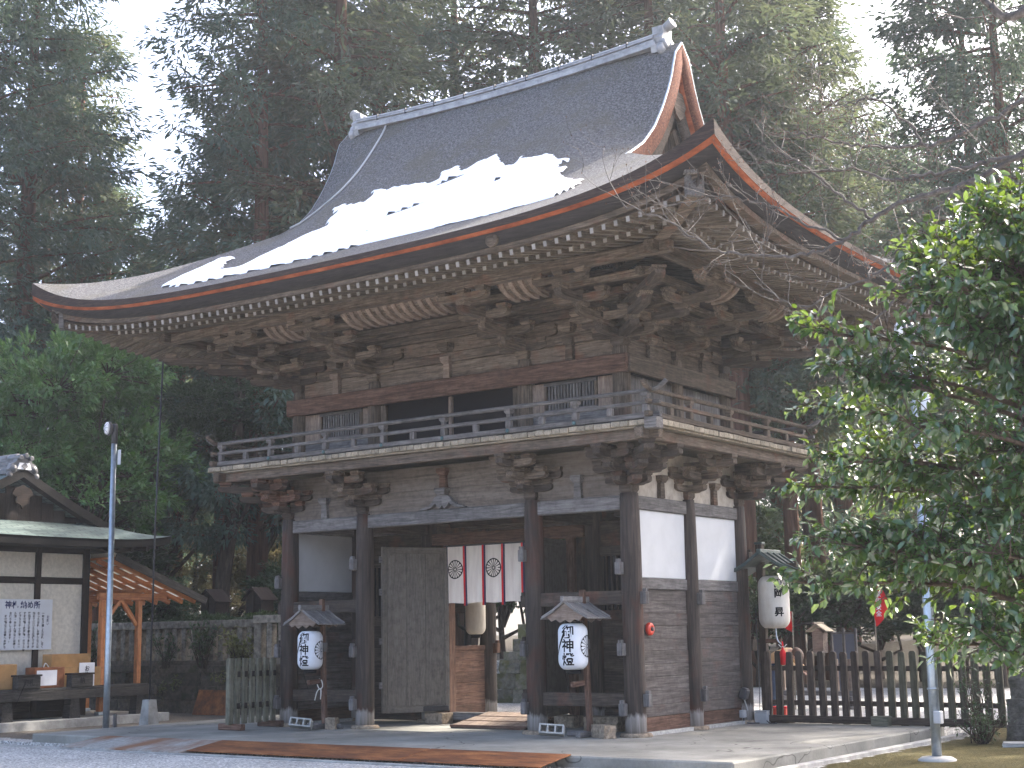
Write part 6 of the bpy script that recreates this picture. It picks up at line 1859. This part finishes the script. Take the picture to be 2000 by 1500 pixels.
    # two leaning trunks behind the stone fence
    for i, (x, y, pts, lab) in enumerate((
        (-16.6, 10.2, [(0, 0, 0), (.1, 0, 2.2), (.45, 0, 4.2), (.65, 0, 6.5), (.75, 0, 9.5)], 'stout leaning bare trunk with mossy bark behind the stone fence'),
        (-18.2, 9.6, [(0, 0, 0), (-.1, 0, 1.6), (-.5, 0, 3.1), (-.75, 0, 5.0), (-.8, 0, 8)], 'slim dark curving trunk left of the stout leaning trunk'))):
        r_ = thing('leaning_tree', lab, 'tree', (x, y, .95)); P = smooth_path([(x+a, y+b, .9+c) for a, b, c in pts], 5)
        k = (.26, .15)[i]; tube([(P, [k*(1-.45*j/len(P)) for j in range(len(P))]), (smooth_path([P[8], P[8]+Vector((.6, .2, 1.2)), P[8]+Vector((1.5, .4, 2.6))], 4), .06), (smooth_path([P[11], P[11]+Vector((-.5, .1, .9)), P[11]+Vector((-1.4, .2, 1.9))], 4), .05)], 'treebark', 10, 'trunk', r_)
        c = DK2[0]; link('crown', c, r_, T(x+.4, y, 4.2) @ RZ(i*2) @ Matrix.Diagonal((.75, .75, .62, 1)))
CONIFERS = [
 (0, -24.8, 8.9, 28, 6.00, 'l', 0.95),
 (2, -24.1, 6.4, 26, 5.95, 'l', 0.95),
 (1, -28.6, 13.9, 24, 0.36, 'l', 1.01),
 (0, -29.4, 16.0, 18.5, 0.53, 'l', 1.06),
 (3, -34.1, 16.5, 24, 5.25, 'l', 1.01),
 (2, -33.1, 21.0, 17, 4.62, 'l', 0.95),
 (0, -26.1, 16.9, 17.5, 4.21, 'l', 1.01),
 (2, -17.0, 12.1, 28, 1.94, 'g', 0.92),
 (0, -21.6, 18.7, 31, 3.81, 'g', 1.04),
 (1, -15.2, 13.8, 29, 3.81, 'g', 1.1),
 (2, -18.2, 19.2, 31, 3.65, 'g', 0.98),
 (3, -18.4, 24.1, 31, 2.70, 'g', 1.1),
 (1, -13.6, 22.7, 30, 4.54, 'g', 1.16),
 (2, -12.1, 26.0, 30, 5.96, 'g', 0.98),
 (0, -20.6, 14.0, 19, 3.42, 'g', 1.1),
 (3, -8.9, 23.3, 29, 2.79, 'r', 1.1),
 (2, -9.6, 27.5, 28, 1.68, 'r', 0.98),
 (1, -4.8, 20.9, 27, 0.23, 'r', 1.16),
 (0, -8.0, 30.5, 28, 0.17, 'r', 1.04),
 (3, -4.5, 25.5, 25, 2.92, 'r', 1.04),
 (1, -6.7, 33.3, 25, 2.00, 'r', 1.1),
 (2, -6.2, 35.6, 22.5, 2.39, 'r', 0.98),
 (0, -5.7, 38.0, 21, 5.60, 'r', 1.04),
 (1, -5.9, 42.2, 21, 3.30, 'r', 1.1),
 (0, 1.5, 25.7, 25, 3.52, 'r', 1.04),
 (2, 3.1, 24.0, 26, 1.48, 'r', 0.98),
 (1, -14.3, 40.8, 26, 0.15, 'r', 0.98),
 (3, -3.9, 22.5, 20, 2.04, 'r', 0.92),
 (0, 12.8, 20.8, 24, 1.0, 'o', 0.9),
 (2, 16.8, 18.0, 23, 1.0, 'o', 0.9),
 (3, 9.4, 19.6, 26, 1.0, 'o', 1.01),
]
BUSHES = [ (-16.2, 5.9, .42), (-15.0, 6.0, .45), (-13.8, 5.8, .4), (-12.7, 6.0, .46), (-11.6, 5.8, .42), (-10.4, 6.0, .45), (-9.2, 5.7, .42), (-8.2, 5.9, .44), (-4.1, 20.2, 1.1), (-4.7, 24.3, 1.3), (-2.3, 22.1, 1.2), (-2.7, 26.3, 1.4), (-0.4, 23.9, 1.3), (1.7, 21.5, 1.3), (3.2, 19.9, 1.2), (-7.1, 24.3, 1.6), (-7.7, 12.2, 1.25), (-7.6, 13.5, 1.3), (-9.5, 13.3, 1.4), (-12.6, 9.6, 1.0), (-15.1, 6.4, .8), (-21.1, 8.8, 1.6), (-10.7, 28.0, 1.8), (-19.6, 5.9, 1.7) ]
EVP = (-17.6, 5.3, .9)
PALES = [ (-20.5, 14.1, .55), (-21.0, 16.5, .6), (-25.6, 17.4, .7), (-24.7, 21.3, .8), (-38.0, 27.6, 1.2), (-42.6, 34.5, 1.3), (-37.0, 31.6, 1.2), (-42.9, 39.8, 1.4), (-49.8, 35.4, 1.4), (-37.6, 36.7, 1.3), (-20.9, 55.4, 1.2), (-20.3, 62.3, 1.3), (-15.0, 60.1, 1.2), (-10.0, 55.6, 1.2), (-44.0, 47.0, 1.4), (-46.5, 29.9, 1.3) ]

def camellia():
    rs = np.random.RandomState(5); rnd = random.Random(6)
    root = thing('camellia_tree', 'glossy dark green broadleaf evergreen tree overhanging the picket fence', 'tree', (13.4, -9.1, -.15))
    TG = [(11.81, -10.7, 3.67), (11.18, -9.42, 3.38), (11.17, -9.61, 2.71), (11.65, -10.51, 2.25), (11.37, -10.11, 1.95), (11.8, -10.02, 2.08), (11.81, -9.59, 1.9), (11.95, -9.24, 1.49), (12.67, -10.46, 1.6), (12.88, -10.53, 1.47), (12.52, -8.95, 1.7), (12.3, -9.9, 4.3), (12.18, -9.21, 4.59), (12.9, -10.58, 4.35), (12.86, -9.66, 4.6), (12.05, -10.4, 3.35), (11.42, -9.11, 3.1), (11.47, -9.18, 2.68), (12.43, -10.69, 2.96), (12.12, -9.7, 2.71), (12.07, -8.88, 3.47), (12.44, -9.93, 2.42), (12.4, -10.29, 2.05), (12.64, -9.78, 2.85), (12.86, -10.53, 2.09), (12.78, -10.15, 3.62), (12.79, -9.7, 3.28), (12.85, -9.56, 4.2), (12.93, -10.09, 2.55), (11.82, -10.49, 2.2), (11.86, -10.5, 3.43), (11.64, -10.07, 2.83), (12.07, -10.26, 2.21), (12.8, -10.57, 3.87), (12.52, -10.09, 3.85), (12.56, -9.57, 4.25), (12.3, -9.95, 4.06), (12.68, -9.43, 3.95), (12.02, -9.62, 4.11), (12.7, -10.33, 3.64), (13.03, -10.31, 4.35), (12.54, -9.08, 4.55), (12.97, -9.92, 3.75), (12.54, -10.09, 4.15), (12.47, -8.84, 3.67), (12.95, -9.57, 4.4), (12.33, -9.15, 3.56), (12.85, -9.59, 3.52)]
    for k in range(26):                                    # the far side of the crown, for other views
        a = rs.rand()*2*math.pi; TG.append((13.5+1.3*abs(math.cos(a))*.9+.1, -9.0+1.5*math.sin(a), 1.6+2.8*rs.rand()))
    trunk = [(13.4, -9.1, -.2), (13.38, -9.12, 1.2), (13.34, -9.2, 2.6), (13.36, -9.22, 3.8), (13.3, -9.3, 4.6)]
    paths = [(smooth_path(trunk, 4), [.11-.09*i/16 for i in range(17)])]
    LP = []; LA = []; LN = []
    for ti, t in enumerate(TG):
        t = Vector(t); js = 10 if t.z > 3.3 and t.x < 12.1 else 4; z0 = max(.9, min(4.6, t.z-.55)); b = Vector((13.36, -9.17, z0)); mid = (b+t)/2+Vector((0, 0, .14))+Vector(rs.normal(0, .06, 3))
        P = smooth_path([b, mid, t], 8); paths.append((P, [.022*(1-.8*i/len(P))+.003 for i in range(len(P))]))
        d0 = (t-b).normalized()
        for j in range(js, len(P)):
            nt = 6 if j > 9 else 4
            for q in range(nt):
                if rnd.random() < .16: continue
                d = (d0*.9+Vector(rs.normal(0, .62, 3))+Vector((0, 0, .08))).normalized(); Lt = rnd.uniform(.14, .34); p0 = P[j]
                e = p0+d*Lt; paths.append(([p0, p0+d*Lt*.5+Vector((0, 0, .015)), e], [.005, .004, .002]))
                nl = rnd.randint(6, 10)
                for m in range(nl):
                    f = .25+.75*(m+1)/nl; pp = p0+d*Lt*f
                    a = (d*.55+Vector(rs.normal(0, .7, 3))+Vector((0, 0, -.32))).normalized()
                    n = (Vector((0, 0, 1.0))+Vector(rs.normal(0, .42, 3))-d*.1).normalized()
                    LP.append(pp); LA.append(a); LN.append(n)
    link('trunk', mesh('trunk', *_tube_vf(paths, 5), 'treebark', True), root)
    P = np.array([tuple(v) for v in LP]); A = unit(np.array([tuple(v) for v in LA])); N = np.array([tuple(v) for v in LN])
    gap = np.linalg.norm((P-np.array([12.04, -9.82, 3.84]))*np.array([1, .35, 1]), axis=1) > .27        # an open window in the crown
    P, A, N = P[gap], A[gap], N[gap]
    S = unit(np.cross(A, N)); N = np.cross(S, A); n = len(P)
    L = rs.uniform(.06, .1, n)[:, None]; W = L*rs.uniform(.44, .54, n)[:, None]; cu = rs.uniform(.06, .22, n)[:, None]*L
    def pt(f, side, wf): return P+A*L*f+S*W*wf*side+N*(abs(side)*W*.16*wf*2-cu*(f*f)*1.6)
    V = np.stack([pt(0, 0, 0), pt(.3, 1, .44), pt(.3, 0, 0), pt(.3, -1, .44), pt(.66, 1, .42), pt(.66, 0, 0), pt(.66, -1, .42), pt(1, 0, 0)], 1)
    fq = np.array([(0, 2, 1), (0, 3, 2), (1, 2, 5), (1, 5, 4), (2, 3, 6), (2, 6, 5), (4, 5, 7), (5, 6, 7)])
    # 300 leaves that show largest stay single, the rest are one mass
    cd = np.linalg.norm(P-np.array(CAM), axis=1); infr = P[:, 0] < 12.95
    order = np.argsort(np.where(infr, cd-L[:, 0]*25, 99))[:300]; single = np.zeros(n, bool); single[order] = True
    rest = np.where(~single)[0]
    VV = V[rest].reshape(-1, 3); FF = (fq[None]+8*np.arange(len(rest))[:, None, None]).reshape(-1, 3)
    cr = stuff(link('crown', npmesh('crown', VV, FF, 'camellia', True), root))
    for i in order:
        me = npmesh('leaf', V[i]-P[i], fq, 'camellia', True); link('leaf', me, root, T(*P[i]))
    # red buds / flowers
    for q in range(3):
        i = rs.randint(n); link('blossom', lathe([(0, -.02), (.02, -.01), (.028, .01), (.016, .03), (0, .034)], 'red_cloth', 8, True, 'blos'), root, T(*(P[i]+np.array([0, 0, -.02]))))
    return n
def _tube_vf(paths, seg):
    o = tube(paths, 'treebark', seg, 'tmp'); me = o.data
    V = [tuple(v.co) for v in me.vertices]; F = [tuple(p.vertices) for p in me.polygons]
    bpy.data.objects.remove(o); bpy.data.meshes.remove(me); return V, F
def cherry():
    rnd = random.Random(9); rs = np.random.RandomState(9)
    root = thing('bare_cherry_tree', 'leafless cherry tree reaching thin grey twigs over the roof edge', 'tree', (14.4, -5.6, -.15))
    B = {'a': [(12.72, -5.67, 7.06), (11.96, -5.86, 6.76), (11.52, -5.98, 6.56), (11.04, -6.14, 6.43), (10.57, -6.32, 6.48), (10.19, -6.47, 6.58), (9.91, -6.59, 6.7)],
         'b': [(12.83, -6.46, 6.03), (12.18, -6.63, 5.98), (11.73, -6.76, 5.91), (11.29, -6.9, 5.87), (11.02, -7.0, 5.86), (10.67, -7.14, 6.01), (10.4, -7.25, 6.01)],
         'c': [(12.84, -6.46, 6.06), (12.13, -6.64, 5.94), (11.64, -6.79, 5.75), (11.19, -6.94, 5.65), (10.82, -7.08, 5.48), (10.59, -7.17, 5.3), (10.18, -7.34, 5.19), (9.7, -7.57, 5.23), (9.39, -7.73, 5.34), (9.05, -7.91, 5.62), (8.68, -8.13, 5.79)],
         'd': [(12.91, -7.06, 5.15), (12.13, -7.26, 5.15), (11.7, -7.4, 5.06), (11.3, -7.54, 4.67), (10.99, -7.66, 4.31), (10.72, -7.76, 4.04)],
         'e': [(12.74, -6.48, 7.71), (12.23, -6.61, 7.35), (11.93, -6.7, 7.55), (11.64, -6.79, 7.92)],
         'f': [(10.82, -7.08, 5.48), (10.57, -7.18, 5.76), (10.31, -7.29, 6.04), (10.09, -7.38, 6.22), (9.87, -7.49, 6.32)],
         'g': [(11.82, -7.36, 5.57), (11.46, -7.48, 5.27), (11.18, -7.58, 4.87), (10.79, -7.73, 4.71), (10.41, -7.9, 4.54), (10.04, -8.07, 4.83)],
         'h': [(11.04, -6.14, 6.43), (10.83, -6.22, 6.81), (10.6, -6.3, 7.0), (10.31, -6.42, 6.95), (10.08, -6.52, 7.17)],
         'i': [(10.59, -7.17, 5.3), (10.28, -7.3, 5.48), (9.94, -7.46, 5.71), (9.63, -7.61, 5.81), (9.19, -7.84, 5.79)]}
    rad = {'a': .03, 'b': .028, 'c': .03, 'd': .022, 'e': .06, 'f': .014, 'g': .016, 'h': .012, 'i': .013}
    main = []; twigs = []; buds = []
    crotch = Vector((14.1, -5.9, 4.4))
    main.append((smooth_path([(14.4, -5.6, -.3), (14.35, -5.65, 1.5), (14.2, -5.8, 3.2), crotch, (13.6, -6.2, 5.8), (12.9, -6.45, 7.4)], 4), [.2, .19, .18, .17, .16, .155, .15, .145, .14, .13, .12, .12, .11, .1, .1, .09, .09, .08, .08, .07, .07]))
    for k in 'abcd': main.append((smooth_path([crotch, (crotch+Vector(B[k][0]))/2+Vector((0, 0, .2)), B[k][0]], 4), [.09, .08, .07, .065, .06, .055, .05, .048, rad[k]*1.15]))
    def grow(p, d, L, r, depth):
        n = 5; pts = [p]; dd = d.copy()
        for i in range(n):
            dd = (dd+Vector(rs.normal(0, .16, 3))+Vector((0, 0, .05))).normalized(); pts.append(pts[-1]+dd*L/n)
        twigs.append((pts, [r*(1-.6*i/n) for i in range(n+1)]))
        if depth == 0 or L < .12:
            buds.append(pts[-1]); return
        for i in range(1, n+1):
            for s_ in range(1):
                if rnd.random() < .42:
                    nd = (dd+Vector(rs.normal(0, .62, 3))).normalized(); grow(pts[i], nd, L*rnd.uniform(.35, .65), max(.0029, r*.62), depth-1)
        buds.append(pts[-1])
    for k, pts in B.items():
        P = smooth_path(pts, 7); R0 = rad[k]; P = [q+Vector(rs.normal(0, .014, 3)) for q in P]
        main.append((P, [R0*(1-.85*i/len(P))+.003 for i in range(len(P))]))
        for i in range(4, len(P), 2):
            dr = (P[i]-P[i-1]).normalized()
            for s_ in range(1 if i < len(P)*.4 else 2):
                if rnd.random() < .62:
                    nd = (dr*.8+Vector(rs.normal(0, .5, 3))+Vector((0, 0, .12))).normalized()
                    grow(P[i], nd, rnd.uniform(.3, .85), max(.005, R0*.24*(1-.6*i/len(P))), 2)
    tube(main, 'twig', 8, 'trunk', root)
    stuff(tube(twigs, 'twig', 4, 'twig', root))
    V = []; F = []
    for b in buds:
        k = len(V); r_ = .0075; b = Vector(b); V += [b+Vector((r_, 0, 0)), b+Vector((0, r_, 0)), b+Vector((-r_, 0, 0)), b+Vector((0, -r_, 0)), b+Vector((0, 0, r_*2)), b-Vector((0, 0, r_))]
        for a in range(4): F += [(k+a, k+(a+1) % 4, k+4), (k+(a+1) % 4, k+a, k+5)]
    stuff(link('bud', mesh('bud', V, F, 'redX'), root))
def small_plants():
    rs = np.random.RandomState(31)
    def plant(name, x, y, z, h, r, n, mat, lab, leaf=.1, droop=.1):
        root = thing(name, lab, 'plant', (x, y, z)); P = []; A = []; N = []; paths = []
        for i in range(max(4, n//14)):
            a = rs.rand()*6.28; e = np.array([x+r*math.cos(a)*rs.rand(), y+r*math.sin(a)*rs.rand(), z+h*rs.uniform(.55, 1)])
            b = np.array([x+.06*rs.normal(), y+.06*rs.normal(), z-.03]); m = (b+e)/2+rs.normal(0, .04, 3); paths.append(([b, m, e], [.012, .009, .003]))
            for k in range(14):
                f = rs.uniform(.35, 1.05); q = b+(e-b)*f+rs.normal(0, .05, 3); P.append(q)
                A.append(unit(rs.normal(0, 1, 3)+np.array([0, 0, .2-droop]))); N.append(unit(np.array([0, 0, 1.])+rs.normal(0, .4, 3)))
        P, A, N = map(np.array, (P, A, N)); L = leaf*rs.uniform(.7, 1.2, len(P)); V, F = kites(P, A, N, L, L*.36)
        link('stem', mesh('stem', *_tube_vf(paths, 5), 'treebark', True), root); stuff(link('foliage', npmesh('foliage', V, F, mat), root))
    plant('shrub_plant', -11.0, 4.45, .95, 1.15, .55, 420, 'dark_leaf', 'dark leafy shrub growing over the middle of the stone fence rail', .14)
    plant('shrub_plant', -9.75, 4.4, .9, .95, .6, 330, 'olive_leaf', 'yellow green shrub in front of the stone fence joint', .17)
    plant('shrub_plant', -12.3, 4.45, .95, .8, .4, 200, 'dark_leaf', 'thin leafy shrub against the stone fence behind the rod', .13)
    plant('shrub_plant', -15.2, 4.45, .95, 1.0, .5, 240, 'dark_leaf', 'leafy shrub before the stone fence seen through the lean-to', .13)
    plant('shrub_plant', 8.15, 3.1, -.15, 1.45, .4, 260, 'dark_leaf', 'straggly upright shrub in front of the big stone wall', .085)
    plant('shrub_plant', 8.3, 2.6, -.15, .55, .5, 420, 'dark_leaf', 'low spreading shrub on the moss mound by the fence end', .075)
    for i, (x, z) in enumerate(((-11.9, .45), (-10.3, .62), (-9.4, .7), (-12.4, .3))):
        plant('fern', x, 4.42, z, .22, .18, 60, 'olive_leaf', 'small green fern growing out of the retaining wall', .11)
        bpy.data.objects[[o.name for o in COL.objects if o.name.startswith('fern')][-1]]['group'] = 'ferns on the retaining wall'

forest(); camellia(); cherry(); small_plants()
# ------------------------------------------------------------------ haze
def haze():
    hm = bpy.data.materials.new('haze'); hm.use_nodes = True; t = hm.node_tree; t.nodes.clear()
    o = t.nodes.new('ShaderNodeOutputMaterial'); v = t.nodes.new('ShaderNodeVolumePrincipled')
    v.inputs['Color'].default_value = (.86, .92, 1, 1); v.inputs['Density'].default_value = HAZE; v.inputs['Anisotropy'].default_value = .35
    t.links.new(v.outputs[0], o.inputs['Volume'])
    V = [(x, y, z) for x in (-HB, HB) for y in (-HB, HB) for z in (-1.6, 36)]
    me = bpy.data.meshes.new('haze'); me.from_pydata(V, [], [(0, 1, 3, 2), (4, 6, 7, 5), (0, 4, 5, 1), (2, 3, 7, 6), (0, 2, 6, 4), (1, 5, 7, 3)])
    me.materials.append(hm); stuff(link('haze', me))
HAZE, HB = .00055, 262
haze()
